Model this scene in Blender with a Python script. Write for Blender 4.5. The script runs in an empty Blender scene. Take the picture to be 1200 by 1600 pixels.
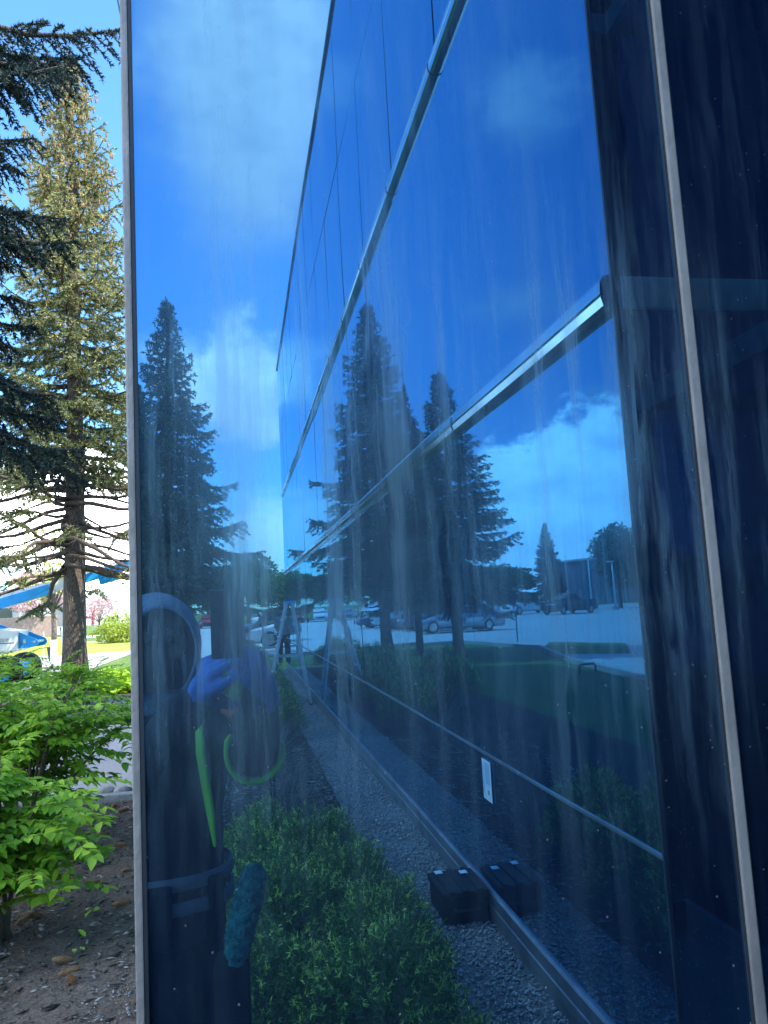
import bpy, bmesh, math, random
import numpy as np
from mathutils import Vector, Matrix
R = math.radians
S = bpy.context.scene
COL = S.collection

# ------------------------------------------------------------ camera
CAM_H = 1.70
cam = bpy.data.cameras.new('camera'); camo = bpy.data.objects.new('camera', cam); COL.objects.link(camo)
cx = Vector((.98190, -.18130, -.05480)); cf = Vector((.18659, .97559, .11577))
cf.normalize(); cu = cx.cross(cf); cu.normalize(); cx = cf.cross(cu)
m = Matrix(((cx.x, cu.x, -cf.x), (cx.y, cu.y, -cf.y), (cx.z, cu.z, -cf.z)))
camo.matrix_world = Matrix.Translation((0, 0, CAM_H)) @ m.to_4x4()
cam.sensor_fit = 'HORIZONTAL'; cam.sensor_width = 36.0; cam.lens = 36.0*1205/1200
cam.clip_start = .02; cam.clip_end = 3000
S.camera = camo

# ------------------------------------------------------------ light
SUN_DIR = Vector((.62, -.38, .86)).normalized()          # towards the sun
w = bpy.data.worlds.new('World'); S.world = w; w.use_nodes = True
N = w.node_tree.nodes; L = w.node_tree.links
N.clear()
def wn(t, **k):
    n = N.new(t)
    for a, b in k.items(): setattr(n, a, b)
    return n
def wmath(op, a, b=None, c=None, clamp=False):
    n = wn('ShaderNodeMath', operation=op); n.use_clamp = clamp
    for i, v in enumerate((a, b, c)):
        if v is None: continue
        if isinstance(v, (int, float)): n.inputs[i].default_value = v
        else: L.new(v, n.inputs[i])
    return n.outputs[0]
sky = wn('ShaderNodeTexSky', sky_type='NISHITA'); sky.sun_disc = False
sky.sun_elevation = math.asin(SUN_DIR.z); sky.sun_rotation = math.atan2(SUN_DIR.x, SUN_DIR.y)
sky.air_density = 1.0; sky.dust_density = .35; sky.ozone_density = 2.2
tc = wn('ShaderNodeTexCoord'); sep = wn('ShaderNodeSeparateXYZ'); L.new(tc.outputs['Generated'], sep.inputs[0])
az = wmath('MULTIPLY', wmath('ARCTAN2', sep.outputs[0], wmath('MULTIPLY', sep.outputs[1], -1)), 57.2958)
el = wmath('MULTIPLY', wmath('ARCSINE', sep.outputs[2]), 57.2958)
def wnoise(scale, detail, rough, off=0):
    mp = wn('ShaderNodeMapping'); mp.inputs['Scale'].default_value = (1, 1, 1.6); mp.inputs['Location'].default_value = (off, off*.7, off*.3)
    L.new(tc.outputs['Generated'], mp.inputs[0])
    n = wn('ShaderNodeTexNoise'); n.inputs['Scale'].default_value = scale; n.inputs['Detail'].default_value = detail
    n.inputs['Roughness'].default_value = rough; L.new(mp.outputs[0], n.inputs['Vector']); return n.outputs[0]
nz = wnoise(9, 9, .6); nz2 = wnoise(16, 7, .55, 3.1)
#        az    el   ra    re    softness  cover bright
BLOBS = [(2.5, 36.5, 10.5, 14.5, .6, .85, .36),
         (1.2, 16.0, 4.6, 5.8, .45, .92, .50),
         (-4.0, 17.5, 3.6, 3.2, .9, .6, .6),
         (2.0, 5.2, 5.2, 3.8, .8, .75, .55),
         (-22.6, 33.5, 5.8, 4.6, 1.0, .5, .42),
         (-8.5, 35.5, 4.5, 3.0, 1.0, .28, .40),
         (-22, 21, 5, 2.2, .9, .4, .38),
         (-26.5, 4.6, 9.8, 8.9, .14, 1.0, .80),
         (-26.8, 13.8, 1.3, 1.2, 1.0, .35, .35),
         (-6, 6, 5, 4, .8, .5, .5),
         (-168, 7, 16, 6.2, .5, 1.0, 1.7),
         (60, 25, 18, 12, .8, .7, .8), (110, 40, 22, 14, .8, .7, 1.0), (-62, 34, 22, 20, .8, .95, 1.5), (-112, 42, 24, 18, .8, .95, 1.7), (-95, 14, 30, 9, .8, .9, 1.0), (-150, 58, 30, 9, .9, .6, 1.1), (-40, 66, 60, 12, 1.0, .8, 1.4)]  # unseen clouds, added as neutral fill light for shaded areas
tn = wn('ShaderNodeMix', data_type='RGBA', blend_type='MULTIPLY'); tn.inputs[0].default_value = 1; L.new(sky.outputs[0], tn.inputs[6]); tn.inputs[7].default_value = (.55, .90, 1.14, 1)
col = tn.outputs[2]
shade = wmath('MULTIPLY_ADD', wmath('SUBTRACT', nz2, .42), 3.2, .55, clamp=True)
for (a0, e0, ra, re, soft, cover, br) in BLOBS:
    namp = .7 if (a0, e0) == (2.5, 36.5) else (1.2 if a0 < -26 and a0 > -26.7 else 2.0)
    du = wmath('DIVIDE', wmath('SUBTRACT', az, a0), ra); dv = wmath('DIVIDE', wmath('SUBTRACT', el, e0), re)
    d = wmath('SQRT', wmath('ADD', wmath('MULTIPLY', du, du), wmath('MULTIPLY', dv, dv)))
    t = wmath('ADD', wmath('SUBTRACT', 1.0, d), wmath('MULTIPLY', wmath('SUBTRACT', nz, .5), namp))
    mr = wn('ShaderNodeMapRange', interpolation_type='SMOOTHSTEP'); L.new(t, mr.inputs[0])
    mr.inputs[1].default_value = 0; mr.inputs[2].default_value = soft; mr.inputs[4].default_value = cover
    cr = wn('ShaderNodeMix', data_type='RGBA')
    vert = wmath('MULTIPLY_ADD', dv, .35, .55, clamp=True)      # lit tops, greyer bases
    L.new(wmath('MULTIPLY', shade, vert), cr.inputs[0])
    k = 16*br
    cr.inputs[6].default_value = (.52*k, .60*k, .76*k, 1); cr.inputs[7].default_value = (1.0*k, 1.0*k, 1.0*k, 1)
    if br > 1.5: cr.inputs[6].default_value = (.9*k, .92*k, 1.0*k, 1)
    mx = wn('ShaderNodeMix', data_type='RGBA'); L.new(mr.outputs[0], mx.inputs[0]); L.new(col, mx.inputs[6]); L.new(cr.outputs[2], mx.inputs[7])
    col = mx.outputs[2]
bg = wn('ShaderNodeBackground'); L.new(col, bg.inputs[0]); bg.inputs[1].default_value = .15
wo = wn('ShaderNodeOutputWorld'); L.new(bg.outputs[0], wo.inputs[0])

sl = bpy.data.lights.new('sun', 'SUN'); sl.energy = 3.2; sl.angle = R(.5); sl.color = (1, .95, .86)
so = bpy.data.objects.new('sun', sl); COL.objects.link(so); so.rotation_euler = SUN_DIR.to_track_quat('Z', 'Y').to_euler(); so.location = (20, -20, 30)
S.view_settings.view_transform = 'Standard'; S.view_settings.look = 'None'; S.view_settings.gamma = 1
S.view_settings.use_curve_mapping = False; S.view_settings.exposure = 1.7
S.render.engine = 'CYCLES'
S.cycles.max_bounces = 16; S.cycles.glossy_bounces = 14; S.cycles.diffuse_bounces = 3; S.cycles.transmission_bounces = 4; S.cycles.transparent_max_bounces = 8
S.cycles.use_denoising = True; S.cycles.sample_clamp_indirect = 6

# ------------------------------------------------------------ materials
def mat(name):
    m = bpy.data.materials.new(name); m.use_nodes = True; nt = m.node_tree; nt.nodes.clear()
    return m, nt
class NT:
    def __init__(s, name):
        s.m, s.nt = mat(name); s.out = s.nt.nodes.new('ShaderNodeOutputMaterial')
    def n(s, t, ins=None, **k):
        n = s.nt.nodes.new(t)
        for a, b in k.items(): setattr(n, a, b)
        for a, b in (ins or {}).items():
            if hasattr(b, 'is_linked') or isinstance(b, bpy.types.NodeSocket): s.nt.links.new(b, n.inputs[a])
            else: n.inputs[a].default_value = b
        return n
    def math(s, op, a, b=0.0, c=0.0, clamp=False):
        n = s.n('ShaderNodeMath', {0: a, 1: b, 2: c}, operation=op); n.use_clamp = clamp; return n.outputs[0]
    def mix(s, f, a, b):
        n = s.n('ShaderNodeMix', {0: f, 6: a, 7: b}, data_type='RGBA'); return n.outputs[2]
    def coords(s, scale=(1, 1, 1), kind='Object', loc=(0, 0, 0)):
        t = s.n('ShaderNodeTexCoord'); mp = s.n('ShaderNodeMapping', {'Vector': t.outputs[kind], 'Scale': scale, 'Location': loc}); return mp.outputs[0]
    def noise(s, vec, scale, detail=4, rough=.55):
        return s.n('ShaderNodeTexNoise', {'Vector': vec, 'Scale': scale, 'Detail': detail, 'Roughness': rough}).outputs[0]
    def ramp(s, v, a, b, lo=0.0, hi=1.0):
        return s.n('ShaderNodeMapRange', {0: v, 1: a, 2: b, 3: lo, 4: hi}, interpolation_type='SMOOTHSTEP').outputs[0]
    def done(s, sh):
        s.nt.links.new(sh, s.out.inputs[0]); return s.m
def C4(c): return (c[0], c[1], c[2], 1)

def plain(name, c, rough=.6, metal=0, var=.18, scale=6, bump=0, bscale=60, spec=.4, c2=None, stretch=(1, 1, 1)):
    t = NT(name); v = t.coords(stretch)
    n1 = t.noise(v, scale, 6); c2 = c2 or tuple(x*(1-var*2) for x in c)
    colr = t.mix(t.ramp(n1, .35, .68), C4(c), C4(c2))
    ins = {'Base Color': colr, 'Roughness': rough, 'Metallic': metal, 'Specular IOR Level': spec}
    if bump:
        b = t.n('ShaderNodeBump', {'Height': t.noise(v, bscale, 6), 'Strength': bump, 'Distance': .02}); ins['Normal'] = b.outputs[0]
    return t.done(t.n('ShaderNodeBsdfPrincipled', ins).outputs[0])

def glass_mat(name, dirt=1.0, f0=(.105, .258, .405), pw=2.8):
    t = NT(name)
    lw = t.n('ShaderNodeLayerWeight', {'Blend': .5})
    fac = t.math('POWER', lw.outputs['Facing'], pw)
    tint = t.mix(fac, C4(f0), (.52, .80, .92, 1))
    # faintly uneven sheet
    vb = t.coords((1, 1, .6)); bn = t.n('ShaderNodeBump', {'Height': t.noise(vb, 2.2, 1), 'Strength': .4, 'Distance': .0022})
    gl = t.n('ShaderNodeBsdfGlossy', {'Color': tint, 'Roughness': .0, 'Normal': bn.outputs[0]})
    gl2 = t.n('ShaderNodeBsdfGlossy', {'Color': tint, 'Roughness': .16, 'Normal': bn.outputs[0]})
    base = t.n('ShaderNodeBsdfDiffuse', {'Color': (.002, .005, .014, 1)})
    # rain-streaked grime: narrow vertical runs, wider faint veils, loose patches
    wob = t.math('MULTIPLY', t.math('SUBTRACT', t.noise(t.coords((1, 1, 1)), 5.5, 3), .5), .020)
    wv = t.n('ShaderNodeCombineXYZ', {0: wob, 1: wob, 2: 0.0}).outputs[0]
    def streak(sz, loc, scale, det, ro):
        v = t.n('ShaderNodeVectorMath', {0: t.coords((1, 1, sz), loc=loc), 1: wv}, operation='ADD').outputs[0]
        return t.noise(v, scale, det, ro)
    s1 = t.ramp(streak(.045, (0, 0, 0), 30, 4, .65), .46, .66)
    s2 = t.ramp(streak(.03, (3, 1, 7), 7, 3, .5), .38, .72)
    s3 = t.ramp(streak(.07, (9, 4, 1), 85, 3, .7), .50, .72)
    s4 = t.ramp(t.noise(t.coords((1, 1, .6), loc=(7, 2, 3)), 48, 5, .75), .50, .72)
    pt = t.ramp(t.noise(t.coords((1, 1, .55), loc=(1, 8, 2)), 1.7, 4, .6), .30, .72)
    d = t.math('ADD', t.math('MULTIPLY', s1, .15), t.math('MULTIPLY', s2, .085))
    d = t.math('ADD', d, t.math('ADD', t.math('MULTIPLY', s3, .06), t.math('MULTIPLY', s4, .028)))
    d = t.math('MULTIPLY', d, t.math('MULTIPLY_ADD', pt, .9, .35))
    d = t.math('ADD', d, .02)
    # clean wet runs that broke through the grime, with ragged ends
    run = t.ramp(streak(.06, (5, 5, 5), 58, 3, .6), .53, .60)
    brk = t.ramp(t.noise(t.coords((1, 1, .30), loc=(2, 9, 4)), 9, 3, .6), .50, .58)
    d = t.math('MULTIPLY', d, t.math('MULTIPLY_ADD', t.math('MULTIPLY', run, brk), -.82, 1.0))
    d = t.math('MULTIPLY', d, dirt, clamp=True)
    zz = t.n('ShaderNodeSeparateXYZ', {0: t.coords()}).outputs[2]
    prof = t.math('MULTIPLY', t.ramp(zz, 1.25, 1.72, .20, 1.0), t.ramp(zz, 1.95, 2.30, 1.0, .42))
    xx = t.n('ShaderNodeSeparateXYZ', {0: t.coords()}).outputs[0]
    lf = t.ramp(xx, .40, -.05, 0, 1.0)
    lf = t.math('MULTIPLY', lf, t.math('LESS_THAN', xx, 1.0))
    prof = t.math('MULTIPLY', prof, t.math('MULTIPLY_ADD', lf, .55, 1.0))
    d = t.math('MULTIPLY', d, prof)
    d = t.math('ADD', d, t.math('MULTIPLY', t.math('MULTIPLY', lf, t.ramp(zz, 1.35, 1.75, 0, 1)), .035), clamp=True)
    # dried droplets and specks
    vo = t.n('ShaderNodeTexVoronoi', {'Vector': t.coords(), 'Scale': 75.0, 'Randomness': 1.0})
    sx = t.n('ShaderNodeSeparateColor', {0: vo.outputs['Color']})
    sp = t.math('MULTIPLY', t.math('LESS_THAN', t.math('ADD', vo.outputs['Distance'], t.math('MULTIPLY', t.noise(t.coords(), 420, 2), .16)), t.math('MULTIPLY_ADD', sx.outputs[1], .15, .10)), t.math('GREATER_THAN', sx.outputs[0], .72))
    sz = t.n('ShaderNodeSeparateXYZ', {0: t.coords()})
    low = t.ramp(sz.outputs[2], 1.75, 1.0, .08, .34)
    sp = t.math('MULTIPLY', sp, low)
    refl = t.n('ShaderNodeMixShader', {0: t.math('MULTIPLY', d, 1.6, clamp=True), 1: gl.outputs[0], 2: gl2.outputs[0]})
    a = t.n('ShaderNodeAddShader', {0: refl.outputs[0], 1: base.outputs[0]})
    df = t.n('ShaderNodeBsdfDiffuse', {'Color': (.25, .40, .47, 1)})
    o = t.n('ShaderNodeMixShader', {0: d, 1: a.outputs[0], 2: df.outputs[0]})
    dw = t.n('ShaderNodeBsdfDiffuse', {'Color': (.55, .56, .55, 1)})
    o2 = t.n('ShaderNodeMixShader', {0: sp, 1: o.outputs[0], 2: dw.outputs[0]})
    return t.done(o2.outputs[0])

def leaf_mat(name, c, c2, trans=.35, scale=3.0, rough=.5, objvar=.0):
    t = NT(name); g = t.n('ShaderNodeNewGeometry')
    r = g.outputs['Random Per Island']
    n1 = t.noise(t.coords(), scale, 3)
    f = t.math('MULTIPLY_ADD', r, .9, t.math('MULTIPLY_ADD', n1, 1.6, -.75), clamp=True)
    colr = t.mix(f, C4(c), C4(c2))
    p = t.n('ShaderNodeBsdfPrincipled', {'Base Color': colr, 'Roughness': rough, 'Specular IOR Level': .3})
    tr = t.n('ShaderNodeBsdfTranslucent', {'Color': colr})
    return t.done(t.n('ShaderNodeMixShader', {0: trans, 1: p.outputs[0], 2: tr.outputs[0]}).outputs[0])

def ground_mat(name, c, c2, c3=None, s1=.6, s2=30, bump=.4, rough=.9, speck=None, bdist=.02):
    t = NT(name); v = t.coords()
    a = t.noise(v, s1, 6); b = t.noise(v, s2, 8, .65)
    colr = t.mix(t.ramp(a, .35, .65), C4(c), C4(c2))
    colr = t.mix(t.ramp(b, .42, .62, 0, .7), colr, C4(c3 or tuple(x*.5 for x in c)))
    if speck:
        n3 = t.noise(v, s2*5, 3, .7); colr = t.mix(t.ramp(n3, .62, .70), colr, C4(speck))
    bn = t.n('ShaderNodeBump', {'Height': t.noise(v, s2*2, 8, .7), 'Strength': bump, 'Distance': bdist})
    return t.done(t.n('ShaderNodeBsdfPrincipled', {'Base Color': colr, 'Roughness': rough, 'Specular IOR Level': .2, 'Normal': bn.outputs[0]}).outputs[0])

def bark_mat(name, c, c2):
    t = NT(name); v = t.coords((1, 1, .35))
    a = t.noise(v, 14, 8, .7); vo = t.n('ShaderNodeTexVoronoi', {'Vector': v, 'Scale': 30.0}).outputs['Distance']
    colr = t.mix(t.ramp(a, .38, .66), C4(c), C4(c2)); colr = t.mix(t.ramp(vo, .25, .5, 0, .5), colr, C4(tuple(x*.4 for x in c2)))
    bn = t.n('ShaderNodeBump', {'Height': t.math('ADD', a, vo), 'Strength': .9, 'Distance': .03})
    return t.done(t.n('ShaderNodeBsdfPrincipled', {'Base Color': colr, 'Roughness': .9, 'Normal': bn.outputs[0]}).outputs[0])

M = {}
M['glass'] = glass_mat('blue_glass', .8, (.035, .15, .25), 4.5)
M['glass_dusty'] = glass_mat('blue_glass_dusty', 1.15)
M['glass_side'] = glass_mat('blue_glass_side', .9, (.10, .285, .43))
M['alu'] = plain('aluminium', (.80, .80, .79), .13, 1.0, .10, 3, 0)
M['alu_dull'] = plain('weathered_aluminium', (.36, .315, .285), .5, .35, .14, 9, .15, 90)
M['dark_trim'] = plain('dark_trim', (.03, .035, .045), .5)
M['mid_trim'] = plain('mid_trim', (.33, .33, .34), .4, .7)
M['slot_trim_shaded'] = plain('shade_toned_slot_trim', (.24, .28, .32), .5)  # rail metal darkened in colour to stand for the slot's shade
M['core'] = plain('wall_core', (.012, .014, .02), .8)
M['concrete'] = ground_mat('concrete', (.36, .35, .33), (.46, .44, .41), (.27, .26, .25), .8, 25, .3, speck=(.55, .54, .5))
M['asphalt'] = ground_mat('asphalt', (.45, .415, .385), (.52, .48, .45), (.36, .33, .31), .35, 40, .3, speck=(.3, .3, .3))
M['lot'] = ground_mat('lot_asphalt', (.46, .46, .45), (.53, .525, .515), (.39, .39, .385), .15, 8, .2)
M['grass'] = ground_mat('grass', (.085, .155, .022), (.15, .20, .035), (.04, .085, .012), .25, 14, .8, speck=(.20, .26, .06))
M['lawn'] = ground_mat('lawn', (.055, .14, .035), (.075, .17, .04), (.035, .085, .02), .4, 18, .8, speck=(.10, .20, .04))
M['dry_grass'] = ground_mat('dry_grass', (.30, .33, .035), (.24, .21, .07), (.20, .26, .03), .35, 3, .6)
M['mulch'] = ground_mat('mulch', (.085, .068, .058), (.055, .043, .036), (.03, .023, .02), 1.3, 40, 1.0, speck=(.19, .17, .15), bdist=.03)
M['mulch_dry'] = ground_mat('mulch_dry', (.33, .24, .185), (.22, .16, .12), (.12, .086, .064), 1.1, 45, 1.0, speck=(.33, .30, .27), bdist=.03)
M['gravel_base'] = ground_mat('gravel_base', (.38, .36, .34), (.28, .27, .255), (.13, .13, .13), 2, 60, 1.0, speck=(.45, .44, .43))
M['stone'] = plain('stone_chip', (.36, .35, .34), .8, 0, .25, 20)
M['rock'] = plain('pale_rock', (.42, .38, .35), .8, 0, .22, 7, .4, 30)
M['chip'] = plain('wood_chip', (.16, .125, .10), .9, 0, .3, 9)
M['chip_pale'] = plain('pale_chip', (.34, .31, .28), .9, 0, .2, 9)
M['bark'] = bark_mat('spruce_bark', (.17, .125, .095), (.095, .068, .052))
M['bark_grey'] = bark_mat('grey_bark', (.24, .20, .16), (.13, .105, .085))
M['needle'] = leaf_mat('spruce_needles', (.08, .115, .05), (.18, .19, .07), .12, .8, .6)
M['needle_gold'] = leaf_mat('spruce_needles_new_sunlit', (.36, .33, .125), (.58, .50, .21), .15, .8, .6)  # new growth, with sunlit gold worked into the colour
M['needle_dark'] = leaf_mat('spruce_needles_blue_shaded', (.018, .036, .030), (.05, .072, .060), .06, .8, .6)  # bluish needles, with the darkness of shade put into the colour
M['needle_mid'] = leaf_mat('spruce_needles_mid', (.065, .105, .055), (.13, .17, .08), .1, .8, .6)
M['cone'] = plain('spruce_cone', (.36, .185, .085), .7, 0, .22, 25)
M['leaf'] = leaf_mat('shrub_leaf', (.27, .47, .03), (.46, .66, .06), .42, 5, .42)
M['leaf2'] = leaf_mat('shrub_leaf_deep_green', (.15, .33, .03), (.28, .48, .045), .42, 5, .45)  # deeper green, mixed in at random leaf by leaf
M['stem'] = plain('shrub_stem', (.19, .14, .09), .8)
M['yew'] = leaf_mat('yew_needles', (.085, .17, .04), (.15, .26, .05), .15, 6, .5)
M['yew_tip'] = leaf_mat('yew_new_shoots', (.62, .70, .08), (.80, .86, .16), .25, 6, .5)
M['twig'] = plain('dry_twig', (.20, .175, .15), .9)
M['deci'] = leaf_mat('tree_leaves', (.07, .15, .025), (.14, .25, .04), .3, .5)
M['deci_young'] = leaf_mat('young_leaves', (.28, .36, .04), (.42, .46, .08), .4, .5)
M['blossom'] = leaf_mat('pink_blossom', (.62, .40, .39), (.72, .52, .50), .3, .5)
M['tyre'] = plain('tyre', (.02, .02, .02), .85)
M['rim'] = plain('rim', (.45, .45, .46), .3, .9)
M['car_glass'] = plain('car_glass', (.015, .02, .025), .06, 0, .05, spec=.8)
M['lamp_glass'] = plain('lamp_glass', (.7, .7, .7), .15, 0, .05)
M['tail'] = plain('tail_lamp', (.45, .02, .02), .25)
M['black'] = plain('black_cloth', (.012, .013, .017), .9, 0, .2, 12, .3, 60)
M['navy'] = plain('navy_cloth', (.010, .013, .022), .9, 0, .2, 9, .35, 50)
M['hood'] = plain('grey_blue_knit', (.30, .35, .42), .95, 0, .12, 30, .4, 120)
M['hiviz'] = plain('hiviz_green', (.38, .95, .07), .7, 0, .05)
M['reflect'] = plain('reflective_band', (.40, .42, .43), .45, .2, .1, 20)
M['glove'] = plain('blue_glove', (.05, .19, .55), .6, 0, .12, 30, .3, 80)
M['glove_dark'] = plain('dark_glove', (.02, .03, .06), .7, 0, .12, 30, .3, 80)
M['skin'] = plain('skin', (.40, .24, .17), .55, 0, .08, 15)
M['eye'] = plain('eye_white', (.16, .15, .14), .5)
M['iris'] = plain('iris', (.05, .03, .02), .2)
M['hair'] = plain('hair', (.03, .02, .015), .7)
M['teal'] = plain('teal_fleece', (.03, .34, .31), .95, 0, .3, 60, .9, 130)
M['webbing'] = plain('webbing', (.17, .18, .20), .8, 0, .1, 40)
M['phone'] = plain('phone_shell', (.02, .02, .025), .25)
M['paper'] = plain('paper', (.75, .77, .78), .7, 0, .03)
M['paper_print'] = plain('paper_print', (.32, .40, .55), .7)
M['orange'] = plain('orange_plastic', (.75, .12, .03), .5)
M['white_paint'] = plain('white_paint', (.78, .78, .76), .45, 0, .05, 3)
M['blue_paint'] = plain('sky_blue_paint', (.01, .36, .80), .4, 0, .08, 4)
M['grey_paint'] = plain('grey_paint', (.30, .31, .32), .45, 0, .1, 4)
M['dark_print'] = plain('dark_print', (.07, .08, .10), .6)
M['red_paint'] = plain('red_paint', (.65, .05, .07), .5)
M['brick'] = plain('pinkish_brick', (.42, .28, .22), .85, 0, .12, 4)
M['plaster'] = plain('pale_plaster', (.72, .72, .70), .8, 0, .05, 1)
M['wood_pole'] = plain('wood_pole', (.33, .26, .22), .9, 0, .2, 3, .4, 20)
M['wood'] = plain('worn_wood', (.38, .36, .16), .8, 0, .2, 8)
M['panel_dark'] = plain('dark_cladding', (.15, .18, .23), .6)
M['panel_teal'] = plain('teal_cladding', (.05, .22, .22), .6)
M['case'] = plain('black_plastic', (.006, .006, .007), .75, 0, .2, 20, .2, 80)
M['galv'] = plain('galvanised', (.62, .63, .64), .45, .2, .1, 9)
def paint(name, c, metal=.2): return plain(name, c, .28, metal, .04, 2, spec=.6)
P = {'white': paint('car_white', (.75, .76, .77), 0), 'silver': paint('car_silver', (.34, .36, .39), .6), 'navy': paint('car_navy', (.03, .05, .10)),
     'black': paint('car_black', (.015, .016, .02)), 'red': paint('car_red', (.5, .02, .03)), 'grey': paint('car_grey', (.14, .15, .16), .5)}

# ------------------------------------------------------------ mesh helpers
def newmesh(name, V, F, mats, mi=None, smooth=False):
    me = bpy.data.meshes.new(name)
    if isinstance(F, np.ndarray):
        V = np.asarray(V, dtype=np.float32); k = F.shape[1]; n = len(F)
        me.vertices.add(len(V)); me.vertices.foreach_set('co', V.ravel())
        me.loops.add(n*k); me.loops.foreach_set('vertex_index', F.ravel().astype(np.int32))
        me.polygons.add(n); me.polygons.foreach_set('loop_start', (np.arange(n)*k).astype(np.int32))
        if mi is not None: me.polygons.foreach_set('material_index', np.asarray(mi, dtype=np.int32))
        if smooth: me.polygons.foreach_set('use_smooth', np.ones(n, dtype=bool))
        me.update(calc_edges=True)
    else:
        me.from_pydata([tuple(v) for v in V], [], F); me.update()
        if mi is not None: me.polygons.foreach_set('material_index', mi)
        if smooth: me.polygons.foreach_set('use_smooth', [True]*len(me.polygons))
    for m_ in (mats if isinstance(mats, (list, tuple)) else [mats]): me.materials.append(m_)
    return me
def link(name, me, parent=None, loc=(0, 0, 0), rz=0):
    o = bpy.data.objects.new(name, me); COL.objects.link(o); o.location = loc; o.rotation_euler = (0, 0, rz)
    if parent: o.parent = parent
    return o
def tag(o, label, cat, group=None):
    o['label'] = label; o['category'] = cat
    if group: o['group'] = group
    return o
def thing(name, label, cat, loc=(0, 0, 0), rz=0, group=None):
    return tag(link(name, None, None, loc, rz), label, cat, group)
def kids(o): return [c for c in COL.objects if c.parent == o]
def copy_tree(o, loc, rz, label, scale=None, group=None):
    def cp(a, par):
        c = a.copy(); COL.objects.link(c); c.parent = par
        for ch in kids(a): cp(ch, c)
        return c
    r = cp(o, None); r.location = loc; r.rotation_euler = (0, 0, rz)
    if scale: r.scale = (scale,)*3 if not isinstance(scale, tuple) else scale
    r['label'] = label
    if group: r['group'] = group
    return r

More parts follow.
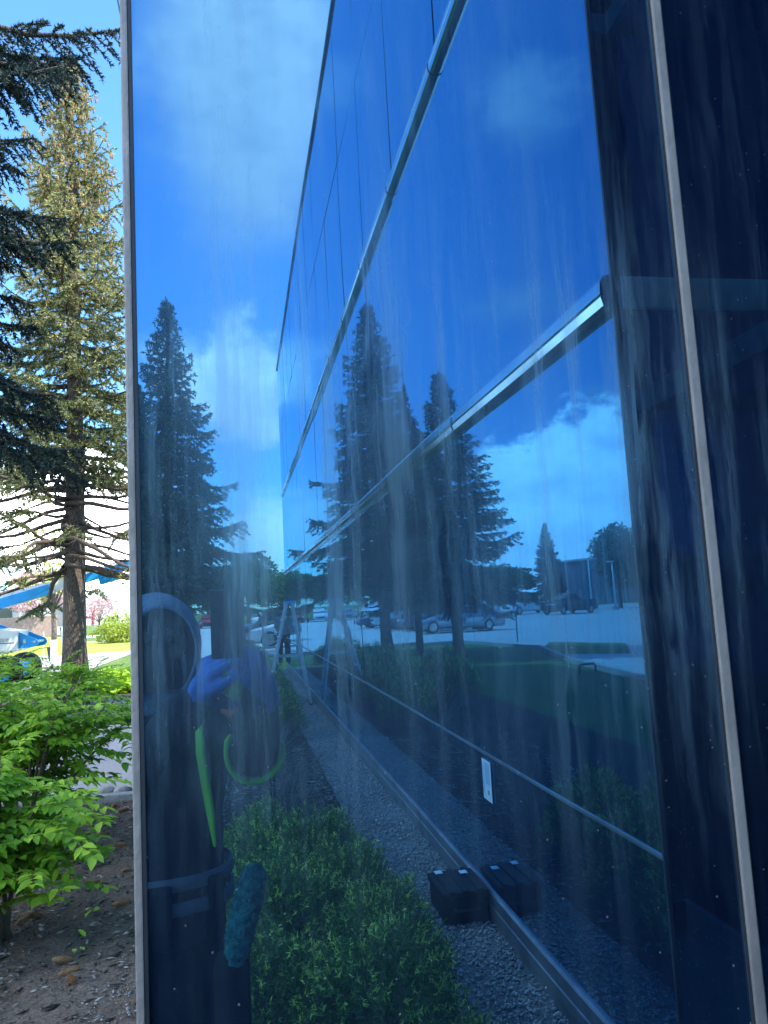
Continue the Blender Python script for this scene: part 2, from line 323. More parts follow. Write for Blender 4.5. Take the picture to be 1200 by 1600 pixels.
class MB:
    def __init__(s): s.v = []; s.f = []; s.mi = []
    def add(s, V, F, mi=0, T=None):
        b = len(s.v)
        for p in V:
            p = Vector(p); s.v.append(tuple(T @ p) if T else tuple(p))
        s.f += [[b+i for i in f] for f in F]; s.mi += [mi]*len(F); return s
    def box(s, c, d, rz=0, mi=0, bev=0, T=None):
        x, y, z = d[0]/2, d[1]/2, d[2]/2
        bm = bmesh.new(); bmesh.ops.create_cube(bm, size=1)
        for v in bm.verts: v.co = Vector((v.co.x*d[0], v.co.y*d[1], v.co.z*d[2]))
        if bev: bmesh.ops.bevel(bm, geom=bm.edges[:], offset=min(bev, min(d)*.45), segments=2, affect='EDGES', profile=.7)
        TT = Matrix.Translation(c) @ Matrix.Rotation(rz, 4, 'Z')
        if T: TT = T @ TT
        bm.verts.index_update()
        s.add([v.co for v in bm.verts], [[v.index for v in f.verts] for f in bm.faces], mi, TT); bm.free(); return s
    def beam(s, p0, p1, wd, th, mi=0, up=(0, 0, 1), bev=0):
        p0 = Vector(p0); p1 = Vector(p1); d = p1-p0; z = d.normalized(); u = Vector(up)
        if abs(z.dot(u)) > .98: u = Vector((1, 0, 0))
        x = u.cross(z).normalized(); y = z.cross(x)
        T = Matrix(((x.x, y.x, z.x, 0), (x.y, y.y, z.y, 0), (x.z, y.z, z.z, 0), (0, 0, 0, 1))); T = Matrix.Translation((p0+p1)/2) @ T
        return s.box((0, 0, 0), (wd, th, d.length), 0, mi, bev, T)
    def tube(s, pts, rad, n=10, mi=0, cap=True, ball=False, flat=1.0):
        pts = [Vector(p) for p in pts]
        if isinstance(rad, (int, float)): rad = [rad]*len(pts)
        rad = list(rad)
        if ball:
            d0 = (pts[0]-pts[1]).normalized(); d1 = (pts[-1]-pts[-2]).normalized(); r0, r1 = rad[0], rad[-1]
            pts = [pts[0]+d0*r0*.92, pts[0]+d0*r0*.6]+pts+[pts[-1]+d1*r1*.6, pts[-1]+d1*r1*.92]
            rad = [r0*.35, r0*.8]+rad+[r1*.8, r1*.35]
        b = len(s.v); up = None
        for i, p in enumerate(pts):
            d = (pts[min(i+1, len(pts)-1)]-pts[max(i-1, 0)]).normalized()
            if up is None: up = Vector((0, 0, 1)) if abs(d.z) < .9 else Vector((1, 0, 0))
            x = up.cross(d)
            x = x.normalized() if x.length > 1e-5 else Vector((1, 0, 0)); up = d.cross(x)
            for k in range(n):
                a = 2*math.pi*k/n; q = p+x*(math.cos(a)*rad[i])+up*(math.sin(a)*rad[i]*flat); s.v.append(tuple(q))
        for i in range(len(pts)-1):
            for k in range(n):
                s.f.append([b+i*n+k, b+i*n+(k+1) % n, b+(i+1)*n+(k+1) % n, b+(i+1)*n+k]); s.mi.append(mi)
        if cap:
            s.f.append([b+k for k in range(n)][::-1]); s.mi.append(mi)
            s.f.append([b+(len(pts)-1)*n+k for k in range(n)]); s.mi.append(mi)
        return s
    def ball(s, c, r, nu=16, nv=10, mi=0, T=None, fn=None):
        if isinstance(r, (int, float)): r = (r, r, r)
        V = []; F = []
        for j in range(nv+1):
            ph = math.pi*j/nv
            for i in range(nu):
                a = 2*math.pi*i/nu; p = Vector((math.sin(ph)*math.cos(a), math.sin(ph)*math.sin(a), math.cos(ph)))
                if fn: p = fn(p)
                V.append((c[0]+p.x*r[0], c[1]+p.y*r[1], c[2]+p.z*r[2]))
        for j in range(nv):
            for i in range(nu): F.append([j*nu+i, (j+1)*nu+i, (j+1)*nu+(i+1) % nu, j*nu+(i+1) % nu])
        return s.add(V, F, mi, T)
    def prism(s, poly, axis, a0, a1, mi=0, T=None):
        n = len(poly); V = []
        for a in (a0, a1):
            for (u, v) in poly: V.append({'x': (a, u, v), 'y': (u, a, v), 'z': (u, v, a)}[axis])
        F = [list(range(n))[::-1], list(range(n, 2*n))]+[[i, (i+1) % n, n+(i+1) % n, n+i] for i in range(n)]
        return s.add(V, F, mi, T)
    def rings(s, rings, mi=0, cap=True, closed=True):
        b = len(s.v); n = len(rings[0])
        for r in rings: s.v += [tuple(p) for p in r]
        for i in range(len(rings)-1):
            for k in range(n if closed else n-1):
                s.f.append([b+i*n+k, b+i*n+(k+1) % n, b+(i+1)*n+(k+1) % n, b+(i+1)*n+k]); s.mi.append(mi)
        if cap:
            s.f.append([b+k for k in range(n)][::-1]); s.mi.append(mi); s.f.append([b+(len(rings)-1)*n+k for k in range(n)]); s.mi.append(mi)
        return s
    def mesh(s, name, mats, smooth=False):
        me = newmesh(name, s.v, s.f, mats, s.mi)
        bm = bmesh.new(); bm.from_mesh(me); bmesh.ops.recalc_face_normals(bm, faces=bm.faces); bm.to_mesh(me); bm.free()
        if smooth:
            me.polygons.foreach_set('use_smooth', [True]*len(me.polygons))
        return me
    def build(s, name, mats, parent=None, loc=(0, 0, 0), smooth=False, rz=0):
        return link(name, s.mesh(name, mats, smooth), parent, loc, rz)
    def fused(s, name, mats, voxel, parent=None, loc=(0, 0, 0), smooth_it=6, disp=0, dscale=.08):
        """grow one continuous skin over overlapping volumes"""
        me = s.mesh(name, mats); o = bpy.data.objects.new('tmp', me); COL.objects.link(o)
        r = o.modifiers.new('r', 'REMESH'); r.mode = 'VOXEL'; r.voxel_size = voxel; r.use_smooth_shade = True
        sm = o.modifiers.new('s', 'SMOOTH'); sm.iterations = smooth_it; sm.factor = .5
        if disp:
            tx = bpy.data.textures.new('folds', 'CLOUDS'); tx.noise_scale = dscale; tx.noise_depth = 2
            dm = o.modifiers.new('d', 'DISPLACE'); dm.texture = tx; dm.strength = disp; dm.mid_level = .5
        dg = bpy.context.evaluated_depsgraph_get(); dg.update()
        me2 = bpy.data.meshes.new_from_object(o.evaluated_get(dg)); me2.name = name
        bpy.data.objects.remove(o); bpy.data.meshes.remove(me)
        return link(name, me2, parent, loc)

def sweep(profile, path, name, m_, parent, smooth=False):
    """profile [(out, z)], path [(x, y)]; out is to the left of travel, corners mitred"""
    rs = []
    for i, p in enumerate(path):
        p = Vector(p)
        n = []
        for a, b in ((i-1, i), (i, i+1)):
            if a >= 0 and b < len(path):
                d = (Vector(path[b])-Vector(path[a])).normalized(); n.append(Vector((-d.y, d.x)))
        nn = n[0] if len(n) == 1 else (n[0]+n[1])/(1+n[0].dot(n[1]))
        rs.append([(p.x+nn.x*o_, p.y+nn.y*o_, z) for (o_, z) in profile])
    return MB().rings(rs).build(name, m_, parent, smooth=smooth)

# ------------------------------------------------------------ ground
def sheet(name, poly, z, m_):
    o = link(name, newmesh(name, [(x, y, z) for x, y in poly], [list(range(len(poly)))], m_)); o['kind'] = 'structure'; return o
sheet('ground', [(-900, -900), (900, -900), (900, 900), (-900, 900)], -.03, M['grass'])
def bumpy(name, x0, x1, y0, y1, step, z, amp, m_, seed=1, lift=None):
    nx = int((x1-x0)/step)+1; ny = int((y1-y0)/step)+1
    X, Y = np.meshgrid(np.linspace(x0, x1, nx), np.linspace(y0, y1, ny)); rr = np.random.RandomState(seed)
    Z = np.zeros_like(X)
    for k in range(14):
        f = 2.0*1.45**k; a = amp*.5/(1+.45*k); th = rr.rand()*6.28; ph = rr.rand()*6.28
        Z += a*np.sin(f*(np.cos(th)*X+np.sin(th)*Y)+ph)*np.sin(f*.8*(np.cos(th+1.9)*X+np.sin(th+1.9)*Y)+ph*2)
    Z += amp*.35*rr.rand(*X.shape)
    if lift: Z += lift(X, Y)
    V = np.stack([X, Y, Z+z], -1).reshape(-1, 3)
    I = np.arange(nx*ny).reshape(ny, nx)
    F = np.stack([I[:-1, :-1], I[:-1, 1:], I[1:, 1:], I[1:, :-1]], -1).reshape(-1, 4)
    o = link(name, newmesh(name, V, F, m_, smooth=True)); o['kind'] = 'structure'; return o
bumpy('mulch_bed', -6.5, -.125, .95, 7.80, .025, -.005, .022, M['mulch_dry'], 3)
bumpy('planting_bed', -1.7, .79, -20.4, .88, .06, -.012, .02, M['mulch'], 4)
sheet('lawn', [(1.2, -20.4), (1.2, -26), (-6.0, -27.5), (-6.9, -22), (-5.6, -16.5), (-5.0, -12), (-5.0, 7.7), (-1.6, 7.7), (-1.6, -20.4)], -.02, M['lawn'])
sheet('driveway', [(-40, 8.0), (.5, 8.0), (.5, 13.3), (-40, 13.3)], -.012, M['asphalt'])
sheet('parking_lot', [(-90, -96), (70, -96), (70, -27), (1.0, -26.2), (-6.1, -27.7), (-7.0, -22), (-5.7, -16.5), (-5.1, -12), (-5.1, 7.6), (-90, 7.6)], -.024, M['lot'])
sheet('grass_island', [(-5.9, -19.9), (-7.9, -17.9), (-9.8, -21.8), (-8.5, -25)], -.014, M['grass'])
sheet('bed_beyond_driveway', [(-9, 15.9), (-.13, 15.9), (-.13, 18.4), (-9, 18.4)], -.018, M['mulch'])
sheet('lift_pavement', [(-30, 21.5), (-5.2, 21.5), (-5.0, 36.8), (-30, 36.8)], -.018, M['concrete'])
sheet('path', [(-60, 36.8), (30, 36.8), (30, 40.5), (-60, 40.5)], -.012, M['concrete'])
sheet('verge', [(-60, 40.6), (40, 40.6), (40, 59.5), (-60, 59.5)], -.016, M['dry_grass'])
sheet('far_path', [(-60, 59.6), (40, 59.6), (40, 62), (-60, 62)], -.012, M['concrete'])
sheet('road', [(-200, 72), (200, 72), (200, 82), (-200, 82)], -.012, M['lot'])
for k, (x0, x1, y0, y1) in enumerate([(-19.5, -9.0, 44, 58)]):
    bumpy('grass_mound', x0, x1, y0, y1, .5, -.05, .03, M['dry_grass'], 9,
          lambda X, Y: .85*np.clip(1-((X+14.2)/5.2)**2-((Y-51)/7)**2, 0, 1)**.8)
MB().box((-19.5, 7.87, .005), (39.1, .12, .09), bev=.015).build('kerb', M['concrete'])['kind'] = 'structure'
MB().box((-19.5, 13.36, .005), (39.1, .10, .10), bev=.015).build('driveway_kerb', M['concrete'])['kind'] = 'structure'
k_ = MB()
edge = [(-4.95, 7.5), (-4.95, -12), (-5.55, -16.5), (-6.85, -22), (-5.95, -27.6), (1.1, -26.1), (60, -26.9)]
for a, b in zip(edge[:-1], edge[1:]): k_.beam((a[0], a[1], .02), (b[0], b[1], .02), .13, .15)
k_.build('lot_kerb', M['concrete'])['kind'] = 'structure'
lm = MB()
for i in range(9):
    lm.box((-8.5-0*i, -36.7-2.75*i, -.019), (5.2, .10, .002))
lm.box((-30, -32.5, -.019), (44, .10, .002)); lm.box((-7.9, -15.2, -.019), (5.2, .10, .002))
lm.build('parking_lines', M['white_paint'])['kind'] = 'structure'

# loose litter on the ground (uncountable)
def scatter_chips(name, n, region, size, mats, seed, zf, flat=.35, long=1.0, weight=None):
    rr = np.random.RandomState(seed); x0, x1, y0, y1 = region
    base = np.array([[1, 0, 0], [0, 1, 0], [-1, 0, 0], [0, -1, 0], [0, 0, 1], [0, 0, -1]], float)
    tri = np.array([[0, 1, 4], [1, 2, 4], [2, 3, 4], [3, 0, 4], [1, 0, 5], [2, 1, 5], [3, 2, 5], [0, 3, 5]])
    u = rr.rand(n); v = rr.rand(n)
    if weight: v = v**weight
    X = x0+(x1-x0)*u; Y = y1+(y0-y1)*v if weight else y0+(y1-y0)*v
    s = size*(.35+rr.rand(n)**2*1.1)
    P_ = base[None]*(.75+.5*rr.rand(n, 6, 1))
    P_ = P_*np.stack([s*long*(.5+rr.rand(n)), s*.6, s*flat], -1)[:, None]
    # random tilt + yaw
    a = rr.rand(n)*6.28; tx = (rr.rand(n)-.5)*1.1
    y_ = P_[..., 1]*np.cos(tx)[:, None]-P_[..., 2]*np.sin(tx)[:, None]; z_ = P_[..., 1]*np.sin(tx)[:, None]+P_[..., 2]*np.cos(tx)[:, None]
    x_ = P_[..., 0]
    Pn = np.stack([x_*np.cos(a)[:, None]-y_*np.sin(a)[:, None]+X[:, None], x_*np.sin(a)[:, None]+y_*np.cos(a)[:, None]+Y[:, None], z_+zf+(s*flat*.5)[:, None]], -1)
    F = (tri[None]+(np.arange(n)*6)[:, None, None]).reshape(-1, 3)
    mi = np.repeat(rr.randint(0, len(mats), n), 8)
    o = link(name, newmesh(name, Pn.reshape(-1, 3), F, mats, mi)); o['kind'] = 'stuff'; return o
bumpy('gravel_strip', .785, 1.262, -20.4, -.50, .03, -.010, .008, M['gravel_base'], 6)
sheet('slot_ground', [(.785, -.50), (2.15, -.50), (2.15, .9), (.785, .9)], -.012, M['gravel_base'])
tag(scatter_chips('gravel', 26000, (.79, 1.24, -14, .6), .011, [M['stone'], M['rock'], M['asphalt']], 5, -.004, .6, 1.0, 1.7), 'grey gravel strip along the foot of the glass wall', 'gravel')
tag(scatter_chips('mulch_litter', 15000, (-3.4, -.14, 1.0, 7.75), .013, [M['chip'], M['chip'], M['chip_pale'], M['mulch']], 8, .006, .3, 1.9), 'fine bark chips and twigs over the mulch bed', 'litter')
tag(scatter_chips('bed_litter', 6000, (-.7, .8, -8, .6), .018, [M['chip'], M['chip_pale']], 12, .004, .3, 1.9), 'bark chips under the low evergreen shrubs', 'litter')
tag(scatter_chips('pale_grit', 900, (-.75, -.13, 2.7, 4.0), .008, [M['rock'], M['chip_pale']], 18, .006, .6, 1.0), 'pale grit thinly spread on the mulch beside the metal frame', 'grit')
tag(scatter_chips('river_rock', 1800, (-4.5, -.14, 13.45, 15.85), .14, [M['rock'], M['stone'], M['bark_grey']], 15, .0, .7, .9), 'pale river rock between the driveway and the spruce bed', 'rock')
def rock(loc, s, seed, label):
    rr = random.Random(seed); bm = bmesh.new(); bmesh.ops.create_icosphere(bm, subdivisions=2, radius=1)
    k = [rr.uniform(.8, 1.2) for _ in range(3)]
    for v in bm.verts:
        q = 1+.16*math.sin(v.co.x*3+seed)+.13*math.sin(v.co.y*4+seed*2); v.co = Vector((v.co.x*k[0]*q*1.3, v.co.y*k[1]*q, v.co.z*.62*q))*s
    me = bpy.data.meshes.new('border_rock'); bm.to_mesh(me); bm.free(); me.materials.append(M['rock']); me.polygons.foreach_set('use_smooth', [True]*len(me.polygons))
    tag(link('border_rock', me, None, loc, rr.uniform(0, 6)), label, 'rock', 'pale rocks along the kerb')
for i, (x, y, s, l) in enumerate([(-1.18, 8.08, .075, 'whitish rock against the driveway kerb, beside the glass edge'), (-1.35, 8.10, .085, 'largest rounded pale rock behind the kerb'),
        (-1.62, 8.09, .07, 'pale pinkish rock behind the kerb near the shrub'), (-1.85, 8.1, .06, 'small flat rock behind the kerb under the shrub leaves'), (-1.03, 8.12, .06, 'small pale rock at the kerb partly behind the metal frame')]):
    rock((x, y, .025), s, i+2, l)

# ------------------------------------------------------------ office building
XB, YC, XE, YA, XL = 1.27, -.51, 2.15, .90, -.110
ZR = [.14, .86, 2.70, 4.90, 6.80, 8.60]
bld = thing('office_building', 'dark blue mirror-glass office building with silver rails and streaked dusty panes', 'building')
core = MB()
core.box((8.2, -10.45, 4.28), (13.8, 19.78, 8.52)).box((8.6, .3, 4.27), (12.8, 1.6, 8.50)).box((7.46, 7.5, 4.28), (15.06, 13.1, 8.52))
core.build('wall', M['core'], bld)
rng = random.Random(4)
def pane(c, u, wu, hz, nrm, m_, tilt=.0):
    """a pane centred at c, width wu along u, height hz, facing nrm"""
    u = Vector(u); nrm = Vector(nrm); z = Vector((0, 0, 1)); a, b = rng.uniform(-1, 1)*tilt, rng.uniform(-1, 1)*tilt
    mb = MB(); V = []
    for dd in (0, -.006):
        for (p, q) in ((-1, -1), (1, -1), (1, 1), (-1, 1)):
            V.append(Vector(c)+u*(p*wu/2)+z*(q*hz/2)+nrm*(dd+a*p*wu/2+b*q*hz/2))
    mb.add(V, [[0, 1, 2, 3], [7, 6, 5, 4], [0, 4, 5, 1], [1, 5, 6, 2], [2, 6, 7, 3], [3, 7, 4, 0]])
    return mb.build('glass_pane', m_, bld)
ys = [YC]+[-2.38-1.3865*i for i in range(14)]
for i in range(14):
    for j in range(5):
        y0, y1 = ys[i+1], ys[i]; z0, z1 = ZR[j], ZR[j+1]
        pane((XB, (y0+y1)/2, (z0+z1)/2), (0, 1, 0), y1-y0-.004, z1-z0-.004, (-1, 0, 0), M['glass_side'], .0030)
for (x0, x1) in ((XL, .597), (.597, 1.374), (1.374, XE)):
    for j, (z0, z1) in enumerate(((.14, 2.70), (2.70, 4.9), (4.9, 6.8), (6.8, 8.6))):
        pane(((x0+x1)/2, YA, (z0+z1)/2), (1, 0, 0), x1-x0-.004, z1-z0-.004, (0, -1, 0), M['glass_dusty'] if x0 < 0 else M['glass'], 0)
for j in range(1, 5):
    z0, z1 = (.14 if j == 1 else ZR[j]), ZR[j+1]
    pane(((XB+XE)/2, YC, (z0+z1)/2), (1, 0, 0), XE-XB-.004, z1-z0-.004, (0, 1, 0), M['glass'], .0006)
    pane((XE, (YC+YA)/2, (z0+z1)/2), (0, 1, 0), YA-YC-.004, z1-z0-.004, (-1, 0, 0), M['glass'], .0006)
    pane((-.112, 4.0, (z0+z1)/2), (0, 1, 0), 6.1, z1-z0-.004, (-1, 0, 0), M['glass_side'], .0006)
SLOT = [(XB+.03, YC), (XE, YC), (XE, YA), (.62, YA)]
PATH = [(XB, -20.40), (XB, YC), (XE, YC), (XE, YA), (XL-.004, YA), (XL-.004, 14.0)]
def railprof(z, k=1.0):
    return [(-.004, z+.063*k), (.020, z+.063*k), (.034, z+.058*k), (.046, z+.040*k), (.049, z+.004*k), (.049, z-.004*k), (.044, z-.010*k), (.048, z-.016*k), (.040, z-.046*k), (.022, z-.060*k), (-.004, z-.062*k)]
def halfround(z, h, out, n=9):
    return [(-.004, z+h/2)]+[(out*math.sin(math.pi*(k+.5)/n)**.6, z+h/2*math.cos(math.pi*(k+.5)/n)) for k in range(n)]+[(-.004, z-h/2)]
for z_ in (2.695, 4.90):
    sweep(railprof(z_, 1.0 if z_ < 3 else .75), PATH[:2], 'rail', M['alu'], bld, False)
    sweep(halfround(z_, .118, .010), SLOT, 'rail', M['slot_trim_shaded'], bld, False)
    sweep(halfround(z_, .125, .050), [(.30, YA), PATH[4], PATH[5]], 'rail', M['alu'], bld, False)
sweep([(-.004, 8.64), (.022, 8.64), (.024, 8.63), (.024, 8.585), (.018, 8.58), (-.004, 8.58)], PATH, 'coping', M['dark_trim'], bld)
sweep([(-.004, .150), (.010, .150), (.020, .138), (.021, .120), (.019, .080), (.024, .074), (.024, .030), (.020, .020), (.020, -.02), (-.004, -.02)], [(XB, -20.4), (XB, YC), (XE, YC), (XE, YA)], 'sill', M['mid_trim'], bld)
sweep([(-.004, .870), (.008, .869), (.009, .862), (.008, .855), (-.004, .854)], PATH[:2], 'sill', M['mid_trim'], bld)
sweep([(-.004, 6.805), (.001, 6.805), (.001, 6.795), (-.004, 6.795)], PATH[:2], 'joint', M['dark_trim'], bld)
for y in ys[1:-1]: MB().box((XB, y, 4.37), (.002, .005, 8.4)).build('joint', M['dark_trim'], bld)
for z_ in (2.695, 4.90):
    for y in ys[1:-1]: MB().rings([[(XB-o_-.0015, y+d_, zz) for (o_, zz) in halfround(z_, .129 if z_ < 3 else .10, .0515)] for d_ in (-.002, .002)]).build('rail_joint', M['dark_trim'], bld)
MB().box((XB-.001, YC+.001, 4.37), (.012, .012, 8.46)).build('corner_trim', M['dark_trim'], bld)
MB().box((.597, YA-.002, 4.37), (.0135, .010, 8.46), bev=.002).build('mullion', M['alu_dull'], bld)
for dx in (-.0085, .0085): MB().box((.597+dx, YA-.001, 4.37), (.003, .004, 8.46)).build('gasket', M['dark_trim'], bld)
MB().box((-.1165, YA+.014, 4.37), (.0085, .036, 8.46), bev=.002).build('corner_frame', M['alu_dull'], bld)
MB().box((-.1098, YA-.001, 4.37), (.004, .004, 8.46)).build('gasket', M['dark_trim'], bld)

# notice taped below the sill
nt_ = thing('notice_sheet', 'white printed notice taped under the sill line of the blue glass wall', 'notice', (XB-.009, -2.30, .62))
MB().box((0, 0, .105), (.0012, .15, .21)).build('paper', M['paper'], nt_)
pm = MB()
for i in range(9): pm.box((-.0012, .012, .19-.0125*i), (.0008, .085, .006))
pm.box((-.0012, -.055, .11), (.0008, .007, .15)); pm.build('print', M['paper_print'], nt_)
MB().box((-.0012, .02, .045), (.0008, .03, .022)).build('emblem', M['wood'], nt_)

# ------------------------------------------------------------ conifers
def tri_blades(P0, D, ln, wd, rr, lift=0):
    """thin blades: P0 (n,3) root, D (n,3) unit direction"""
    n = len(P0); r = rr.randn(n, 3); Sd = np.cross(D, r); Sd /= np.linalg.norm(Sd, axis=1, keepdims=True)+1e-9
    ln = np.broadcast_to(np.asarray(ln), (n,))[:, None]; wd = np.broadcast_to(np.asarray(wd), (n,))[:, None]
    V = np.stack([P0-Sd*wd*.5, P0+Sd*wd*.5, P0+D*ln*.7+Sd*wd*.35, P0+D*ln], 1)
    return V.reshape(-1, 3)
QF = lambda n: (np.array([0, 1, 2, 3])[None]+np.arange(n)[:, None]*4)
def nrmz(a): return a/(np.linalg.norm(a, axis=-1, keepdims=True)+1e-9)
def spruce_parts(seed, H, Rr, z0, nb, tr, needle=.075, cones=0, low_bare=0.0, droop=.28, step=.055, extra=(), gold=0.0, pw=.85, spikes=3, ragged=.32, tw=1.0, wf=.24):
    rr = np.random.RandomState(seed); FV = []; FM = []; wood = MB(); CP = []
    wood_tr = MB(); zs = np.linspace(0, H, 16)
    wood_tr.tube([(.05*math.sin(z*.7+seed), .05*math.cos(z*.5+seed)-.05, z-.05) for z in zs], [tr*(1.25 if i == 0 else 1)*(1-z/H)**.8+.012 for i, z in enumerate(zs)], 12)
    items = []
    for i in range(nb):
        t = ((i+rr.rand()*.9)/nb)**.92; z = z0+(H-z0)*t*.985
        Lb = Rr*((1-t)**pw)*(1.1-ragged+ragged*1.0*rr.rand())+.10; a = i*2.39996+rr.randn()*.25
        items.append((z, Lb, a, -.10+.75*t+rr.randn()*(.17 if t < low_bare else .07), (.68 if t < low_bare else .13), t))
    for e in extra: items.append(e)
    for (z, Lb, a, slope, s0, t) in items:
        d = np.array([math.cos(a), math.sin(a), 0.0]); perp = np.array([-d[1], d[0], 0])
        curve = lambda s: np.array([0, 0, z])+d*Lb*s+np.array([0, 0, 1.0])*Lb*(slope*s-droop*s*s+.20*s**4)+perp*Lb*.07*math.sin(s*5+a)+np.array([0, 0, .03*Lb*math.sin(s*7+a*3)])
        ss = np.linspace(0, 1, 6); wood.tube([curve(s) for s in ss], [max(.012, .016*Lb+.008)*(1-.8*s)+.003 for s in ss], 5, cap=False)
        if s0 > .5:
            for k in range(14):
                s = .2+.75*rr.rand(); p = curve(s); q = p+d*(.10+.25*rr.rand())+perp*rr.randn()*.22+np.array([0, 0, -.05-.2*rr.rand()]); wood.tube([p, (p+q)/2+rr.randn(3)*.02, q], [.007, .005, .002], 4, cap=False)
        nt2 = max(4, int(tw*Lb/(.085+.02*Lb/3)*(.4 if t < low_bare else 1)))
        for k in range(nt2):
            s = s0+(1-s0)*(k+rr.rand())/nt2
            p = curve(s); sd = 1 if k % 2 else -1; Lt = (.12+.36*Lb*(1-s)**.7*min(1, (s+.1)*2.2))*(.6+.6*rr.rand()); Lt = min(Lt, .85)
            td = d*(.75+rr.randn()*.22)+perp*sd*(.95+rr.randn()*.3)+np.array([0, 0, -.15-(.25 if tw < 1.5 else .75)*rr.rand()]); td /= np.linalg.norm(td)
            m_ = max(2, int(Lt/step)); q = (np.arange(m_)+rr.rand(m_)*.8)/m_
            pts = p+td*Lt*q[:, None]+np.array([0, 0, -1])*(Lt*.30*q**2)[:, None]
            nb_ = spikes; PP = np.repeat(pts, nb_, 0); D = td+rr.randn(len(PP), 3)*.62+np.array([0, 0, .05]); D = nrmz(D)
            FV.append(tri_blades(PP, D, needle*(.7+.6*rr.rand(len(PP))), needle*wf, rr))
            tip = (q > .72)
            g = (rr.rand(len(PP)) < gold*min(1, max(.12, (t-.22)*2.6))*(.55+.6*np.repeat(tip, nb_)))*1  # second colour thins out lower down, painting shade into the crown
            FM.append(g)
            if cones and t > .55 and rr.rand() < cones*(t-.45)*1.9: CP.append(pts[-1])
        # leader growth along the branch itself
        q = s0+(1-s0)*rr.rand(int(Lb/step*1.3)+4); pts = np.array([curve(s) for s in q]); D = nrmz(d+rr.randn(len(pts), 3)*.6)
        FV.append(tri_blades(pts, D, needle, needle*.3, rr)); FM.append((rr.rand(len(pts)) < gold*.7)*1)
    q = rr.rand(80); pts = np.stack([0*q, 0*q, H-.9*q], -1); D = nrmz(rr.randn(80, 3)+np.array([0, 0, .7])); FV.append(tri_blades(pts, D, needle*1.1, needle*.3, rr)); FM.append(np.zeros(80, int))
    V = np.concatenate(FV); MI = np.concatenate(FM)
    cm = None
    if cones and CP:
        for q in range(30): CP.append(np.array([rr.randn()*.12, rr.randn()*.12, H-.1-.8*rr.rand()]))
        cm = MB()
        for c in CP:
            l = .13+.04*rr.rand(); cm.tube([c+np.array([0, 0, .0]), c+np.array([.005, 0, -l*.3]), c+np.array([.01, .0, -l*.75]), c+np.array([.012, 0, -l])], [.012, .026, .022, .006], 6)
    return V, MI, wood_tr, wood, cm
def spruce(name, label, loc, mats, rz=0, group=None, **k):
    V, MI, wt, wb, cm = spruce_parts(**k)
    t = thing(name, label, 'tree', loc, rz, group)
    wt.build('trunk', M['bark'], t, smooth=True); wb.build('limbs', M['bark'], t, smooth=True)
    link('crown', newmesh('crown', V, QF(len(V)//4), mats, MI), t)
    if cm: cm.build('cones', M['cone'], t, smooth=True)['kind'] = 'stuff'
    return t
GT = 'spruces around the office building'
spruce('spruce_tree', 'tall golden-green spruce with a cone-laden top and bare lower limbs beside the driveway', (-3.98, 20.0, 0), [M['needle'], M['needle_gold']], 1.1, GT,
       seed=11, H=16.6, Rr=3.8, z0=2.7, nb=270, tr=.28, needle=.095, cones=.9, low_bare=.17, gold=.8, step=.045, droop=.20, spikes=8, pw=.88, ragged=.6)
ang = lambda dx, dy: math.atan2(dy, dx)
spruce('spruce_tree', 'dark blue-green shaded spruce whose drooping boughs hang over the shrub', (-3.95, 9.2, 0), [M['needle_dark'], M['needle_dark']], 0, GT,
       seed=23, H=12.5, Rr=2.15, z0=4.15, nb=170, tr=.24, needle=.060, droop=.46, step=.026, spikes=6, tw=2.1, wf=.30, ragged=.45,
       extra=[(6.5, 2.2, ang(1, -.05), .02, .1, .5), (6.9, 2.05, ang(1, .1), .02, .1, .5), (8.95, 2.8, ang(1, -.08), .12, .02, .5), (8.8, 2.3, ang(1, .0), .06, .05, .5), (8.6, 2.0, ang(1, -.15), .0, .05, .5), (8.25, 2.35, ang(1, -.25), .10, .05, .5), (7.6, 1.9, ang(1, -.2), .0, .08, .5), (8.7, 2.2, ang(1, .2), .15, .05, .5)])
tA = spruce('spruce_tree', 'tall dark spruce with brown cones at its tip, reflected beside the hooded person', (-2.15, -24.2, 0), [M['needle_mid'], M['needle']], 0, GT,
       seed=31, H=12.3, Rr=3.3, z0=2.4, nb=230, tr=.22, needle=.115, cones=.55, gold=.25, step=.055, droop=.27, spikes=7, pw=1.05, ragged=.55, wf=.28)
copy_tree(tA, (-2.95, -22.3, 0), 2.1, 'spruce standing between the tall dark spruce and the shorter broad one', (.68, .68, .72))
copy_tree(tA, (-3.75, -20.4, 0), 4.0, 'shorter broad spruce nearest the grass island, its trunk in the lawn', (.86, .86, .70))
copy_tree(tA, (-30.6, -78, 0), 1.0, 'small pointed spruce beyond the vans in the parking lot', .78)
copy_tree(tA, (-33.0, -82, 0), 2.0, 'lowest spruce in the gap beside the white vans', .55)


